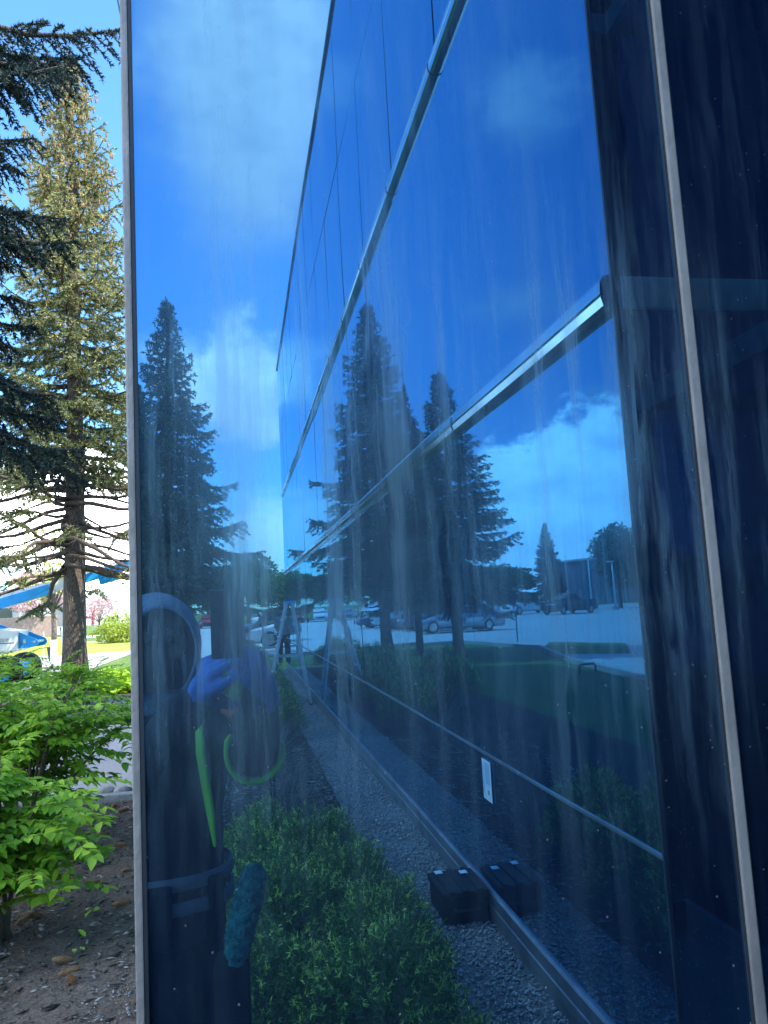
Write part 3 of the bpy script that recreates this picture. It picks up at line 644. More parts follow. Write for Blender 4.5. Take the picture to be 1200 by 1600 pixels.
# ------------------------------------------------------------ broadleaf trees
def leafy_crown(seed, blobs, n, size, rr=None):
    rr = np.random.RandomState(seed); Vs = []
    tot = sum(b[3]**2 for b in blobs)
    for (x, y, z, r) in blobs:
        m_ = int(n*r*r/tot); d = nrmz(rr.randn(m_, 3)); rad = r*(.45+.62*rr.rand(m_)**.5)[:, None]*(1+.25*np.sin(d[:, :1]*7+seed)*np.cos(d[:, 2:3]*6))
        p = np.array([x, y, z])+d*rad*np.array([1, 1, .8])
        Vs.append(tri_blades(p, nrmz(rr.randn(m_, 3)+d*.5), size*(.6+.8*rr.rand(m_)), size*.7, rr))
    return np.concatenate(Vs)
def broadleaf(name, label, loc, seed, H, Rr, tr, mats, n=9000, size=.22, trunk='bark_grey', lift=.45, group=None):
    t = thing(name, label, 'tree', loc, 0, group); rr = random.Random(seed); wd = MB()
    wd.tube([(0, 0, -.05), (.04, 0, H*lift*.6), (0, .05, H*lift), (0, 0, H*.9)], [tr*1.2, tr, tr*.8, tr*.15], 9)
    bl = [(0, 0, H*.72, Rr*.75)]
    for i in range(9):
        a = i*2.4+rr.random(); z = H*(lift+.05+.42*rr.random()); r = Rr*(.45+.3*rr.random())
        e = (math.cos(a)*r, math.sin(a)*r, z+.1*H); wd.tube([(0, 0, H*lift*.9+.02*i), (e[0]*.5, e[1]*.5, (H*lift+z)/2), e], [tr*.5, tr*.3, tr*.1], 5)
        bl.append((e[0], e[1], e[2], Rr*(.32+.2*rr.random())))
    wd.build('trunk', M[trunk], t, smooth=True)
    V = leafy_crown(seed, bl, n, size); link('crown', newmesh('crown', V, QF(len(V)//4), mats), t); return t
sm = broadleaf('young_tree', 'young street tree with sparse lime leaves and a white-wrapped trunk', (-6.15, 27.5, 0), 3, 4.3, 1.25, .085, M['deci_young'], 900, .12, lift=.5)
MB().tube([(.01, 0, -.02), (.02, 0, .5), (.03, 0, 1.05)], [.118, .112, .105], 12).build('trunk_wrap', M['white_paint'], sm, smooth=True)
broadleaf('blossom_tree', 'pink blossoming tree beyond the road behind the boom lift', (-20.6, 86, 0), 5, 7.2, 2.9, .16, M['blossom'], 5000, .3, lift=.3)
broadleaf('blossom_tree', 'bare pinkish tree beyond the road, right of the lettered wall', (-15.0, 88, 0), 6, 4.2, 2.2, .12, M['blossom'], 900, .25, lift=.3)
def round_bush(label, loc, r, h, seed, m_=None):
    V = leafy_crown(seed, [(0, 0, h*.55, r*.9), (r*.5, 0, h*.4, r*.6), (-r*.5, .1, h*.4, r*.6), (0, -r*.3, h*.35, r*.7)], 3500, .16); V[:, 2] = np.maximum(V[:, 2]*h/(r*1.3), 0)
    t = thing('round_bush', label, 'bush', loc); link('crown', newmesh('crown', V, QF(len(V)//4), m_ or M['deci_young']), t)
    MB().tube([(0, 0, -.02), (0, 0, h*.5)], .05, 6).build('stem', M['stem'], t); return t
round_bush('rounded bright green bush by the far path, right of the spruce trunk', (-7.9, 55, 0), 1.7, 1.9, 2)
round_bush('low bright green bush beside the big spruce trunk', (-2.85, 19.3, 0), .75, .55, 4, M['leaf'])
FT = 'trees beyond the parking lot'
pn = broadleaf('pine_tree', 'bushy dark pine in front of the teal building, left of the white lamp post', (-34.3, -69, 0), 21, 9.0, 2.6, .2, [M['needle_mid'], M['needle']][:1], 6000, .30, trunk='bark', lift=.2, group='pines by the teal building')
copy_tree(pn, (-38.0, -70.5, 0), 2.2, 'second bushy pine right behind the white lamp post', (1.15, 1.15, .86))
ft = broadleaf('deciduous_tree', 'leafy tree at the far edge of the lot, beside the end of the glass wall', (1.0, -97, 0), 8, 8.2, 3.6, .2, M['deci'], 7000, .34, lift=.3, group=FT)
FTL = [(-40, -118, 1.1, 'broad far tree beside the dark building'), (-4.0, -101, .95, 'rounded far tree seen over the row of parked cars'), (-9.5, -99, .85, 'low far tree behind the white parked cars'), (5.0, -95, 1.0, 'bushy far tree just right of the white suv'),
       (10.5, -99, .9, 'far tree hidden mostly by the office end'), (-15, -104, 1.1, 'tallest leafy tree beyond the lot'), (-21.5, -101, .8, 'far tree left of the white van'), (-29, -108, .95, 'far tree behind the small pointed spruce'), (-52, -96, 1.0, 'leafy tree in front of the dark building corner')]
for i, (x, y, s, l) in enumerate(FTL): copy_tree(ft, (x, y, 0), i*1.3, l, (s*1.15, s*1.15, s*(.75+.05*(i % 3))))
copy_tree(ft, (3.9, -31, 0), .7, 'small leafy tree at the lawn end beyond the ladder', (.42, .42, .50))

# ------------------------------------------------------------ leafy shrubs in front
def leaf_np(P0, D, Up, ln, wd):
    """folded pointed leaves, 10 verts 8 faces each"""
    Sd = nrmz(np.cross(D, Up)); Nn = nrmz(np.cross(Sd, D)); ln = ln[:, None]; wd = wd[:, None]
    pt = lambda a, b, c: P0+D*ln*a+Sd*wd*b+Nn*wd*c
    V = np.stack([pt(0, 0, 0), pt(.33, 0, 0), pt(.68, 0, -.05), pt(1, 0, -.22), pt(.28, .40, .16), pt(.66, .36, .08), pt(.28, -.40, .16), pt(.66, -.36, .08)], 1)
    return V.reshape(-1, 3)
LF = np.array([[0, 4, 1, 1], [1, 4, 5, 2], [2, 5, 3, 3], [0, 1, 6, 6], [1, 2, 7, 6], [2, 3, 7, 7]])
def leafy_shrub(label, loc, seed, n_st, H, Rr, leaf, mats, twigs=9, group='leafy shrubs in the mulch bed', lean=(0, 0), zmin=.3, rcut=-9):
    rr = np.random.RandomState(seed); t = thing('leafy_shrub', label, 'shrub', loc, 0, group); wd = MB(); Vs = []
    up = np.array([0, 0, 1.0])
    for i in range(n_st):
        a = i*2.4+rr.rand()*.8; r = Rr*(.35+.65*rr.rand()); h = H*(.62+.38*rr.rand())
        e = np.array([math.cos(a)*r+lean[0], math.sin(a)*r+lean[1], h]); c = np.array([e[0]*.35, e[1]*.35, h*.65])
        b = np.array([rr.randn()*.05, rr.randn()*.05, -.02])
        cv = lambda s: b*(1-s)**2+2*c*s*(1-s)+e*s*s
        ss = np.linspace(0, 1, 7); wd.tube([cv(s) for s in ss], [.012*(1-.75*s)+.002 for s in ss], 6)
        for k in range(twigs):
            s = .38+.6*(k+rr.rand())/twigs; p = cv(s); p = p-np.array([0, 0, (.45 if (zmin < .1 and k % 3 == 0) else 0)*p[2]])
            if p[2] < (zmin if p[0] > rcut else .3*zmin): continue
            a2 = rr.rand()*6.28; td = np.array([math.cos(a2), math.sin(a2), .15+.35*rr.randn()*.5])+nrmz(e-b)*.5*(k % 3 == 0); td[2] = min(td[2], .55); td = nrmz(td); Lt = leaf*(3.2+3.8*rr.rand())
            m_ = int(Lt/(leaf*.52)); q = (np.arange(m_)+.6)/m_
            pts = p+td*Lt*q[:, None]+np.array([0, 0, -1])*(Lt*.22*q**2)[:, None]
            wd.tube([p, p+td*Lt*.5-up*Lt*.055, p+td*Lt-up*Lt*.22], [.0028, .002, .001], 4, cap=False)
            sdv = nrmz(np.cross(td, up))
            for sgn in (1, -1):
                D = td*.62+sdv*sgn*.80+rr.randn(m_, 3)*.16+np.array([0, 0, -.28]); D = nrmz(D)
                Up = nrmz(np.array([0, 0, 1.0])+rr.randn(m_, 3)*.22)
                Vs.append(leaf_np(pts, D, Up, leaf*(.5+.65*rr.rand(m_)), leaf*.56*(.85+.3*rr.rand(m_))))
            Vs.append(leaf_np(pts[-1:], nrmz(td[None]+np.array([[0, 0, -.2]])), up[None], np.array([leaf]), np.array([leaf*.5])))
    V = np.concatenate(Vs); n = len(V)//8
    fq = []; 
    F = [list(x) for x in [(0, 4, 1), (1, 4, 5, 2), (2, 5, 3), (0, 1, 6), (1, 2, 7, 6), (2, 3, 7)]]
    # triangles only, for speed
    T_ = np.array([[0, 4, 1], [1, 4, 5], [1, 5, 2], [2, 5, 3], [0, 1, 6], [1, 2, 7], [1, 7, 6], [2, 3, 7]])
    FF = (T_[None]+(np.arange(n)*8)[:, None, None]).reshape(-1, 3)
    mi = np.repeat(rr.randint(0, 2, n), 8)
    link('leaves', newmesh('leaves', V, FF, mats, mi), t); wd.build('stems', M['stem'], t, smooth=True); return t
LM = [M['leaf'], M['leaf2']]
leafy_shrub('bright green leafy shrub nearest the camera, its bare stem in the mulch', (-1.36, 4.75, 0), 3, 10, 1.12, .48, .088, LM, 24, lean=(-.10, -.18), zmin=.06)
leafy_shrub('broad bright green shrub arching toward the metal frame edge', (-1.58, 6.1, 0), 5, 26, 1.34, .74, .085, LM, 14, lean=(.08, 0), zmin=.74, rcut=.05)
leafy_shrub('taller loose shrub between the broad shrub and the boom lift', (-2.3, 7.0, 0), 7, 22, 1.36, .85, .08, LM, 11, zmin=.75)
leafy_shrub('low leafy shrub at the foot of the big spruce trunk', (-3.1, 14.9, 0), 9, 16, 1.0, .8, .09, LM, 10, zmin=.2)
leafy_shrub('leafy shrub at the far side of the driveway, left of the trunk', (-4.6, 14.6, 0), 12, 18, 1.25, 1.1, .09, LM, 10, zmin=.2)

# ------------------------------------------------------------ cones and bits on the mulch
def cone_mesh():
    mb = MB(); mb.tube([(-.055, 0, 0), (-.04, 0, 0), (0, 0, 0), (.04, 0, 0), (.06, 0, 0)], [.006, .013, .016, .011, .003], 8)
    for i in range(84):
        s = i/83; x = -.052+.108*s; r = .019*math.sin(math.pi*min(1, (s*.86+.10)))**.6; a = i*2.39996
        o_ = Vector((0, math.cos(a), math.sin(a))); tz = Vector((0, -math.sin(a), math.cos(a))); c = Vector((x, 0, 0))
        mb.add([c+o_*r*.55-tz*.005, c+o_*r*.55+tz*.005, c+Vector((.011, 0, 0))+o_*r+tz*.0045, c+Vector((.014, 0, 0))+o_*r*1.02, c+Vector((.011, 0, 0))+o_*r-tz*.0045, c+Vector((.010, 0, 0))+o_*r*.6],
               [[0, 1, 2, 3, 4], [0, 4, 5], [1, 5, 2], [2, 5, 3], [3, 5, 4], [0, 5, 1]])
    return mb.mesh('pine_cone', M['cone'])
cme = cone_mesh()
CONES = [(107, 1521, .5, 'large open brown cone lying on top of the pair lowest in the mulch'), (111, 1533, -1.1, 'darker cone under the large open one, lowest in the mulch'),
         (97, 1502, .3, 'closed tan cone just above the lowest pair'), (189, 1413, .15, 'reddish cone near the metal frame, level with the green leaf scrap'),
         (50, 1433, .2, 'spread cone at the foot of the shrub stem'), (36, 1441, .9, 'pale cone beside the spread one under the nearest leaves'),
         (114, 1348, 1.2, 'round tan cone seen end-on left of the spruce sprig'), (112, 1366, 1.9, 'small dark cone just below the round tan one'),
         (95, 1371, .6, 'stubby pinkish cone lower left of the round tan one'), (187, 1321, .25, 'slender tan cone near the frame under the kerb'),
         (130, 1304, .1, 'flat brown cone in the middle of the bed, left of a grey one'), (160, 1305, -.1, 'greyish cone right beside the flat brown one'),
         (178, 1260, 1.4, 'upright-looking orange cone close to the kerb'), (191, 1267, .8, 'leaning cone by the kerb nearest the frame'),
         (120, 1273, .3, 'half-buried pale cone at the edge of the shrub shade'), (196, 1362, .4, 'tiny broken cone beside the metal frame'), (147, 1379, .2, 'small cone fragment below the spruce sprig')]
def gpt(px, py, h=CAM_H-.012):
    c = (px-600, py-800, 1205.0)
    ex_, dn, fw = (.98190, -.18130, -.05480), (-.03247, .12390, -.99176), (.18659, .97559, .11577)
    r = [ex_[i]*c[0]+dn[i]*c[1]+fw[i]*c[2] for i in range(3)]; f = h/-r[2]; return r[0]*f, r[1]*f
CONE_XY = [gpt(a, b) for a, b, _, _ in CONES]
for (x, y), (_, _, a, l) in zip(CONE_XY, CONES):
    o = link('pine_cone', cme, None, (x, y, .022), a); tag(o, l, 'pine cone', 'spruce cones fallen on the mulch')
    k = .86 if 'large' in l or 'spread' in l or 'reddish' in l else (.55 if ('tiny' in l or 'fragment' in l) else .85); o.scale = (k, k*1.1, k*1.1)
    o.rotation_euler = (random.Random(l).uniform(0, 6), random.Random(l+'a').uniform(-.25, .25), a)
def sprig(x, y):
    rr = np.random.RandomState(3); t = thing('spruce_sprig', 'blue-green spruce sprig lying on the dark mulch', 'twig', (x, y, .02), .5); Vs = []
    wd = MB(); 
    for k in range(9):
        p0 = np.array([-.09+.02*k, 0, .01]); d = nrmz(np.array([1, (1 if k % 2 else -1)*.9, .1])); l = .07*(1-.06*k)
        wd.tube([p0, p0+d*l], [.002, .001], 4); q = rr.rand(60); pts = p0+d*l*q[:, None]; Vs.append(tri_blades(pts, nrmz(d+rr.randn(60, 3)*.8), .02, .003, rr))
    wd.tube([(-.10, 0, .01), (.10, 0, .012)], [.003, .0015], 5).build('stem', M['stem'], t)
    V = np.concatenate(Vs); link('needles', newmesh('needles', V, QF(len(V)//4), M['needle_dark']), t)
sprig(*gpt(148, 1357))
def leaf_scrap(px, py, n, seed, label):
    rr = np.random.RandomState(seed); x, y = gpt(px, py); P0 = rr.randn(n, 3)*np.array([.02, .02, .003]); D = nrmz(rr.randn(n, 3)*np.array([1, 1, .15])); V = leaf_np(P0, D, nrmz(np.array([0, 0, 1.0])+rr.randn(n, 3)*.3), np.full(n, .06), np.full(n, .03))
    T_ = np.array([[0, 4, 1], [1, 4, 5], [1, 5, 2], [2, 5, 3], [0, 1, 6], [1, 2, 7], [1, 7, 6], [2, 3, 7]])
    o = link('fallen_leaf', newmesh('fallen_leaf', V, (T_[None]+(np.arange(n)*8)[:, None, None]).reshape(-1, 3), M['leaf']), None, (x, y, .03)); tag(o, label, 'leaf')
leaf_scrap(145, 1425, 3, 3, 'bright green leaf cluster lying in the middle of the mulch'); leaf_scrap(132, 1471, 1, 5, 'single flat green leaf below the leaf cluster'); leaf_scrap(125, 1488, 2, 6, 'tiny green seedling leaves above the tan cone')

# ------------------------------------------------------------ low yew shrubs along the wall
def yew_mesh(seed, Rr, H, n):
    rr = np.random.RandomState(seed); Vs = []; Ms = []; wd = MB()
    for i in range(26):
        a = i*2.4; r = Rr*math.sqrt((i+.5)/26); e = np.array([math.cos(a)*r, math.sin(a)*r, H*(1-.45*(r/Rr)**2)*(.8+.2*rr.rand())])
        wd.tube([(0, 0, -.02), (e[0]*.4, e[1]*.4, e[2]*.45), tuple(e*.94)], [.010, .006, .003], 5, cap=False)
    for i in range(n):
        a = rr.rand()*6.28; r = Rr*math.sqrt(rr.rand())*(1+.12*math.sin(a*3+seed)+.07*math.sin(a*7)); top = H*(1-.5*(r/Rr)**2)*(1+.12*math.sin(r*20+a*2))
        dep = rr.rand()**1.7; z = top*(1-.65*dep)
        p = np.array([math.cos(a)*r, math.sin(a)*r, z]); d = nrmz(np.array([math.cos(a)*r/Rr*.9, math.sin(a)*r/Rr*.9, .9])+rr.randn(3)*.3); ln = .05+.05*rr.rand()
        m_ = 12; q = np.linspace(.05, 1, m_); pts = p+d*ln*q[:, None]; D = nrmz(d*.55+rr.randn(m_, 3)*.75)
        Vs.append(tri_blades(pts, D, .024*(1.1-.35*q), .0058, rr)); tip = rr.rand() < (.33 if dep < .35 else .06)
        Ms.append(np.where(q > .5, 1 if tip else 0, 0))
    V = np.concatenate(Vs); return newmesh('foliage', V, QF(len(V)//4), [M['yew'], M['yew_tip']], np.concatenate(Ms)), wd.mesh('stems', M['twig'])
YM = [yew_mesh(s, .30, .52, 1500) for s in (1, 2, 3)]
GY = 'low yew shrubs planted along the glass wall'
YP = [(.40, -.98, 1.0, 'low yew with lime new shoots, nearest the photographer'), (.02, -1.25, .95, 'low yew right beside the hooded person'), (.52, -1.55, .92, 'low yew overhanging the gravel strip edge'),
      (.14, -1.85, 1.05, 'fuller low yew in the middle of the near clump'), (.47, -2.25, .88, 'low yew opposite the black tool case'), (.05, -2.6, .95, 'low yew left of the clump, before the bare twigs'), (.40, -3.0, .85, 'low yew with thin bare gaps'),
      (.10, -3.45, .8, 'last low yew before the bare twigs'), (-.35, -2.1, 1.0, 'low yew behind the person, outer row'), (-.40, -3.0, 1.0, 'second low yew in the outer row'),
      (.38, -8.6, 1.15, 'green yew beyond the bare twigs, near the ladder'), (.15, -9.6, 1.35, 'rounded yew halfway to the ladder'), (.42, -10.6, 1.2, 'yew standing at the gravel beside the ladder'), (.0, -11.5, 1.5, 'taller yew left of the ladder foot'),
      (.35, -12.6, 1.3, 'yew just past the ladder'), (-.1, -13.8, 1.5, 'broad yew in the middle of the far row'), (.3, -15.0, 1.4, 'far yew beside the scaffold trestle'), (.1, -16.6, 1.5, 'far yew next to last in the row'), (.2, -18.2, 1.5, 'last yew at the end of the glass wall'), (-.6, -10.2, 1.6, 'outer yew in line with the green hedge end')]
first = None
for i, (x, y, s, l) in enumerate(YP):
    t = thing('yew_shrub', l, 'shrub', (x, y, 0), i*1.7, GY); t.scale = (s, s, s*1.0)
    link('foliage', YM[i % 3][0], t); link('stems', YM[i % 3][1], t)
def twiggy(label, loc, seed, n=55, H=.5):
    rr = random.Random(seed); t = thing('bare_shrub', label, 'shrub', loc, 0, 'leafless twiggy shrubs in the bed'); mb = MB()
    for i in range(n):
        a = rr.uniform(0, 6.28); r = rr.uniform(.1, .42); h = rr.uniform(.15, H); p = [(0, 0, 0), (math.cos(a)*r*.5, math.sin(a)*r*.5, h*.7), (math.cos(a+.3)*r, math.sin(a+.3)*r, h)]
        mb.tube(p, [.006, .004, .0015], 4, cap=False)
        for k in range(3):
            b = Vector(p[1]).lerp(Vector(p[2]), rr.random()); mb.tube([b, b+Vector((rr.uniform(-.12, .12), rr.uniform(-.12, .12), rr.uniform(-.02, .12)))], [.003, .001], 4, cap=False)
    mb.build('stems', M['twig'], t)
twiggy('tangle of bare grey twigs between the green yews', (.32, -4.2, 0), 2); twiggy('bare twiggy shrub further along the gravel strip', (.35, -5.1, 0), 4); twiggy('leafless shrub beside the gravel, left of the sill', (.20, -6.1, 0), 5); twiggy('low broken twigs at the gravel edge', (.55, -3.6, 0), 6, 30, .3)
twiggy('brown dead twigs before the far yews', (.35, -7.2, 0), 8, 45, .45)

# ------------------------------------------------------------ tool case
tc_ = thing('tool_case', 'black plastic tool case with pale labels on the gravel against the glass wall', 'tool case', (1.112, -2.50, .0), .0)
MB().box((0, 0, .068), (.245, .34, .12), bev=.02).build('case_body', M['case'], tc_); 
ld = MB().box((0, 0, .146), (.262, .36, .038), bev=.018)
for x in (-.08, 0, .08): ld.box((x, 0, .168), (.03, .36, .010), bev=.003)
ld.build('lid', M['case'], tc_)
MB().tube([(-.07, .175, .08), (-.06, .205, .08), (.06, .205, .08), (.07, .175, .08)], .011, 8).build('handle', M['case'], tc_)
for x, y in ((-.075, -.13), (.06, -.09)):
    MB().box((x, y, .1755), (.042, .05, .002)).build('paper_label', M['paper'], tc_)
for x in (-.08, .08): MB().box((x, .178, .125), (.04, .012, .05), bev=.004).build('latch', M['case'], tc_)

# ------------------------------------------------------------ ladder, trestle
ldr = thing('step_ladder', 'open silver A-frame step ladder standing astride the gravel strip', 'ladder', (.86, -12.2, 0), 0)
ap = 1.78
for sx, ex_ in ((1, .30), (-1, .46)):
    fr = MB()
    for yy in (-.22, .22): fr.beam((sx*ex_, yy*1.25, .02), (sx*.05, yy*.8, ap), .035, .115, up=(0, 1, 0), bev=.004)
    fr.build('side_rails', M['galv'], ldr)
    n = 5
    for i in range(n):
        f = (i+1)/(n+1); x = sx*(ex_*(1-f)+.05*f); y = .22*(1.25*(1-f)+.8*f)
        MB().box((x, 0, f*ap), (.085 if sx < 0 else .03, 2*y, .025), bev=.004).build('step', M['galv'], ldr)
    for yy in (-.22, .22): MB().box((sx*ex_, yy*1.25, .02), (.06, .10, .04), bev=.008).build('foot', M['case'], ldr)
MB().box((0, 0, ap+.01), (.17, .42, .05), bev=.01).build('top_cap', M['blue_paint'], ldr)
for yy in (-.2, .2): MB().beam((-.25, yy, .85), (.18, yy, .85), .012, .03).build('spreader', M['galv'], ldr)
trs = thing('work_trestle', 'steel trestle with a wooden top plank beyond the step ladder', 'trestle', (1.6, -24.0, 0), 0)
for x in (-.9, .9):
    MB().beam((x, -.35, 0), (x, -.05, 1.2), .05, .05).beam((x, .35, 0), (x, .05, 1.2), .05, .05).beam((x, -.26, .45), (x, .26, .45), .04, .04).build('leg', M['galv'], trs)
MB().box((0, 0, 1.24), (2.2, .25, .06), bev=.01).build('plank', M['wood'], trs)
MB().beam((-.9, 0, .45), (.9, 0, .45), .04, .04).beam((-.9, 0, .85), (.9, 0, .85), .04, .04).beam((-.9, .02, .45), (0, .02, .85), .03, .03).beam((.9, .02, .45), (0, .02, .85), .03, .03).build('brace', M['galv'], trs)

# ------------------------------------------------------------ people
def oval(c, rx, ry, n=20, tilt=0, pw=2.4):
    out = []
    for k in range(n):
        a = 2*math.pi*k/n; ca, sa = math.cos(a), math.sin(a)
        out.append((c[0]+rx*math.copysign(abs(ca)**(2/pw), ca), c[1]+ry*math.copysign(abs(sa)**(2/pw), sa), c[2]+tilt*sa))
    return out
def head_volume(mb, c, yaw, pitch, s=1.0):
    """skull, jaw, nose, brow, lips, ears; faces +y before yaw"""
    T = Matrix.Translation(c) @ Matrix.Rotation(yaw, 4, 'Z') @ Matrix.Rotation(pitch, 4, 'X')
    mb.ball((0, -.012, .022), (.076*s, .094*s, .098*s), 24, 16, T=T)
    mb.ball((0, .022, -.052), (.055*s, .062*s, .066*s), 20, 12, T=T)
    mb.ball((0, .062, -.094), (.024, .020, .020), 12, 8, T=T)
    mb.tube([T @ Vector(p) for p in ((0, .078, .022), (0, .096, .0), (0, .110, -.022))], [.008, .010, .015], 8, ball=True)
    for sx in (-1, 1):
        mb.tube([T @ Vector(p) for p in ((sx*.012, .082, .030), (sx*.034, .078, .036), (sx*.055, .062, .026))], [.008, .009, .007], 8, ball=True)
        mb.ball((sx*.042, .060, -.022), (.020, .018, .020), 12, 8, T=T)
        mb.ball((sx*.079, -.005, -.004), (.010, .022, .034), 10, 8, T=T)
    mb.tube([T @ Vector(p) for p in ((-.022, .078, -.056), (0, .087, -.052), (.022, .078, -.056))], [.005, .008, .005], 8, ball=True)
    mb.tube([T @ Vector(p) for p in ((-.018, .077, -.066), (0, .085, -.067), (.018, .077, -.066))], [.005, .008, .005], 8, ball=True)
    return T
def hand_volume(mb, wrist, fwd, palm_n, thumb_side, curl, s=1.0, thick=1.0):
    """palm and five jointed fingers; curl = bend per joint in degrees"""
    f = Vector(fwd).normalized(); n = Vector(palm_n); n = (n-f*n.dot(f)).normalized(); u = f.cross(n).normalized()*thumb_side
    wv = Vector(wrist); mb.tube([wv-f*.02, wv+f*.02], [.030*thick, .031*thick], 12, ball=True, flat=.8)
    for k in (-.027, -.009, .009, .027): mb.tube([wv+f*.01+u*k*.8, wv+f*.085*s+u*k*1.05], [.015*thick, .0145*thick], 10, ball=True)
    ln = [(.030, .040, .026, .020), (.011, .046, .030, .022), (-.010, .042, .028, .021), (-.030, .033, .021, .018)]
    for i, (k, a, b, c) in enumerate(ln):
        p = wv+f*.092*s+u*k; d = f.copy(); pts = [p-f*.01, p]; ang_ = 0
        for j, l in enumerate((a, b, c)):
            ang_ += R(curl*(1+.08*i)*(1.0, 1.15, .8)[j]); d = f*math.cos(ang_)+n*math.sin(ang_)+u*(.05-.035*i); d.normalize(); p = p+d*l*s; pts.append(p.copy())
        mb.tube(pts, [.0105*thick, .0100*thick, .0092*thick, .0085*thick, .0072*thick], 10, ball=True)
    p = wv+f*.028+u*.028; pts = [p]
    for j, l in enumerate((.038, .032, .026)):
        d = (f*(.72+.1*j)+u*(.68-.32*j)+n*(.30+.22*j)).normalized(); p = p+d*l*s; pts.append(p.copy())
    mb.tube(pts, [.015*thick, .0125*thick, .0105*thick, .0085*thick], 10, ball=True)

# photographer: hooded, at the glass, phone held up in both gloved hands. local frame: feet at origin
PL = Vector((-.255, -.50, 0))
def rel(p): return Vector(p)-PL
hipL, hipR = rel((-.37, -.50, .92)), rel((-.18, -.50, .92))
shL, shR = rel((-.450, -.47, 1.415)), rel((-.105, -.47, 1.415))
elL, elR = rel((-.345, -.235, 1.245)), rel((.024, -.275, 1.335))
wrL, wrR = rel((-.098, -.105, 1.508)), rel((.044, -.105, 1.512))
HC = rel((-.232, -.44, 1.622))
def body_volume(mb, g, torso_only=False, arms=True, legs=True):
    mb.rings([oval((0, .0, .88), .155+g, .105+g), oval((0, .0, .98), .165+g, .11+g), oval((0, .01, 1.10), .150+g, .10+g), oval((0, .015, 1.24), .168+g, .112+g), oval((0, .02, 1.36), .172+g, .108+g), oval((0, .02, 1.43), .125+g, .08+g), oval((.005, .03, 1.475), .065+g, .06+g)])
    if arms:
        for a, b, c in ((shL, elL, wrL), (shR, elR, wrR)):
            mb.tube([a+Vector((0, 0, -.01)), a.lerp(b, .5), b], [.062+g, .053+g, .046+g], 14, ball=True); mb.tube([b, b.lerp(c, .4), c], [.046+g, .041+g, .030+g], 14, ball=True)
    if legs:
        for hx, kx in ((hipL, -.10), (hipR, .10)):
            k_ = Vector((kx, .03, .49)); an = Vector((kx*1.05, 0, .09))
            mb.tube([hx, hx.lerp(k_, .5), k_], [.095+g, .078+g, .060+g], 16, ball=True); mb.tube([k_, k_.lerp(an, .35), an], [.060+g, .060+g, .040+g], 16, ball=True)
bm_ = MB(); body_volume(bm_, -.012); bm_.tube([(0.01, .02, 1.44), HC+Vector((0, -.02, -.08))], [.055, .052], 16, ball=True)
Th = head_volume(bm_, HC, -.22, -.08)
for sx in (-.10, .10): bm_.tube([(sx, -.04, .055), (sx, .05, .045), (sx*1.1, .13, .035)], [.035, .04, .03], 12, ball=True)
ph = bm_.fused('person', M['skin'], .0065, loc=PL, smooth_it=3)
tag(ph, 'hooded person in dark clothes and a green-trimmed jacket holding up a phone in blue gloves', 'person')
for sx in (-1, 1):
    e = MB(); e.ball((sx*.031, .070, .010), .0125, 14, 10, T=Th); e.build('eye', M['eye'], ph, smooth=True)
    MB().ball((sx*.031, .0808, .010), .0052, 10, 8, T=Th).build('iris', M['iris'], ph, smooth=True)
hr = MB(); hr.ball((0, -.03, .05), (.083, .092, .088), 20, 14, T=Th); hr.build('hair', M['hair'], ph, smooth=True)
# hood: a shell open at the face, folds round the neck
hd = MB(); n_u = 28; rgs = []
for j, (yy, rx, rz_, zc) in enumerate([(.108, .084, .116, -.008), (.112, .098, .130, -.008), (.06, .112, .142, -.005), (.01, .121, .150, .002), (-.05, .118, .146, .004), (-.095, .092, .118, .0), (-.122, .05, .06, -.01), (-.128, .008, .01, -.01)]):
    rgs.append([Th @ Vector((rx*math.cos(2*math.pi*k/n_u), yy+.018*math.cos(2*math.pi*k/n_u)**2, zc+rz_*math.sin(2*math.pi*k/n_u)*(1.12 if math.sin(2*math.pi*k/n_u) < 0 else .93))) for k in range(n_u)])
hd.rings(rgs, cap=False)
hme = hd.mesh('hood', M['hood'], True); ho = link('hood', hme, ph); md = ho.modifiers.new('thick', 'SOLIDIFY'); md.thickness = .009; ss_ = ho.modifiers.new('sub', 'SUBSURF'); ss_.levels = 1; ss_.render_levels = 1
cl = MB(); cl.tube([(-.10, -.04, 1.46), (-.09, .06, 1.465), (0, .105, 1.455), (.10, .06, 1.465), (.10, -.04, 1.46), (0, -.09, 1.47), (-.10, -.04, 1.46)], .036, 12, ball=True); cl.fused('hood_collar', M['hood'], .008, ph, disp=.012, dscale=.05)
# jacket with sleeves, zip edge, trim
jk = MB()
jk.rings([oval((0, 0, .84), .19, .135), oval((0, 0, .95), .195, .140), oval((0, .01, 1.10), .185, .135), oval((0, .015, 1.24), .200, .145), oval((0, .02, 1.36), .205, .138), oval((0, .02, 1.435), .165, .11), oval((.005, .03, 1.475), .088, .085)])
for a, b, c in ((shL, elL, wrL), (shR, elR, wrR)):
    jk.tube([a+Vector((0, 0, -.01)), a.lerp(b, .5), b], [.082, .072, .064], 16, ball=True); jk.tube([b, b.lerp(c, .4), b.lerp(c, .93)], [.064, .058, .042], 16, ball=True)
jo = jk.fused('jacket', M['navy'], .010, ph, disp=.022, dscale=.09)
tm = MB()   # neon front edges and elbow loop
fy = lambda x: .015+.145*max(0, 1-abs(x/.205)**2.4)**(1/2.4)+.016
for pts, rd in (([(.150, 1.432), (.138, 1.405), (.140, 1.33), (.150, 1.25), (.160, 1.17), (.168, 1.09)], [.010, .018, .021, .020, .017, .007]), ([(.150, 1.432), (.168, 1.42), (.172, 1.385), (.160, 1.34)], [.010, .015, .014, .005])):
    tm.tube([Vector((x, fy(x), z)) for x, z in pts], rd, 10, ball=True, flat=.5)
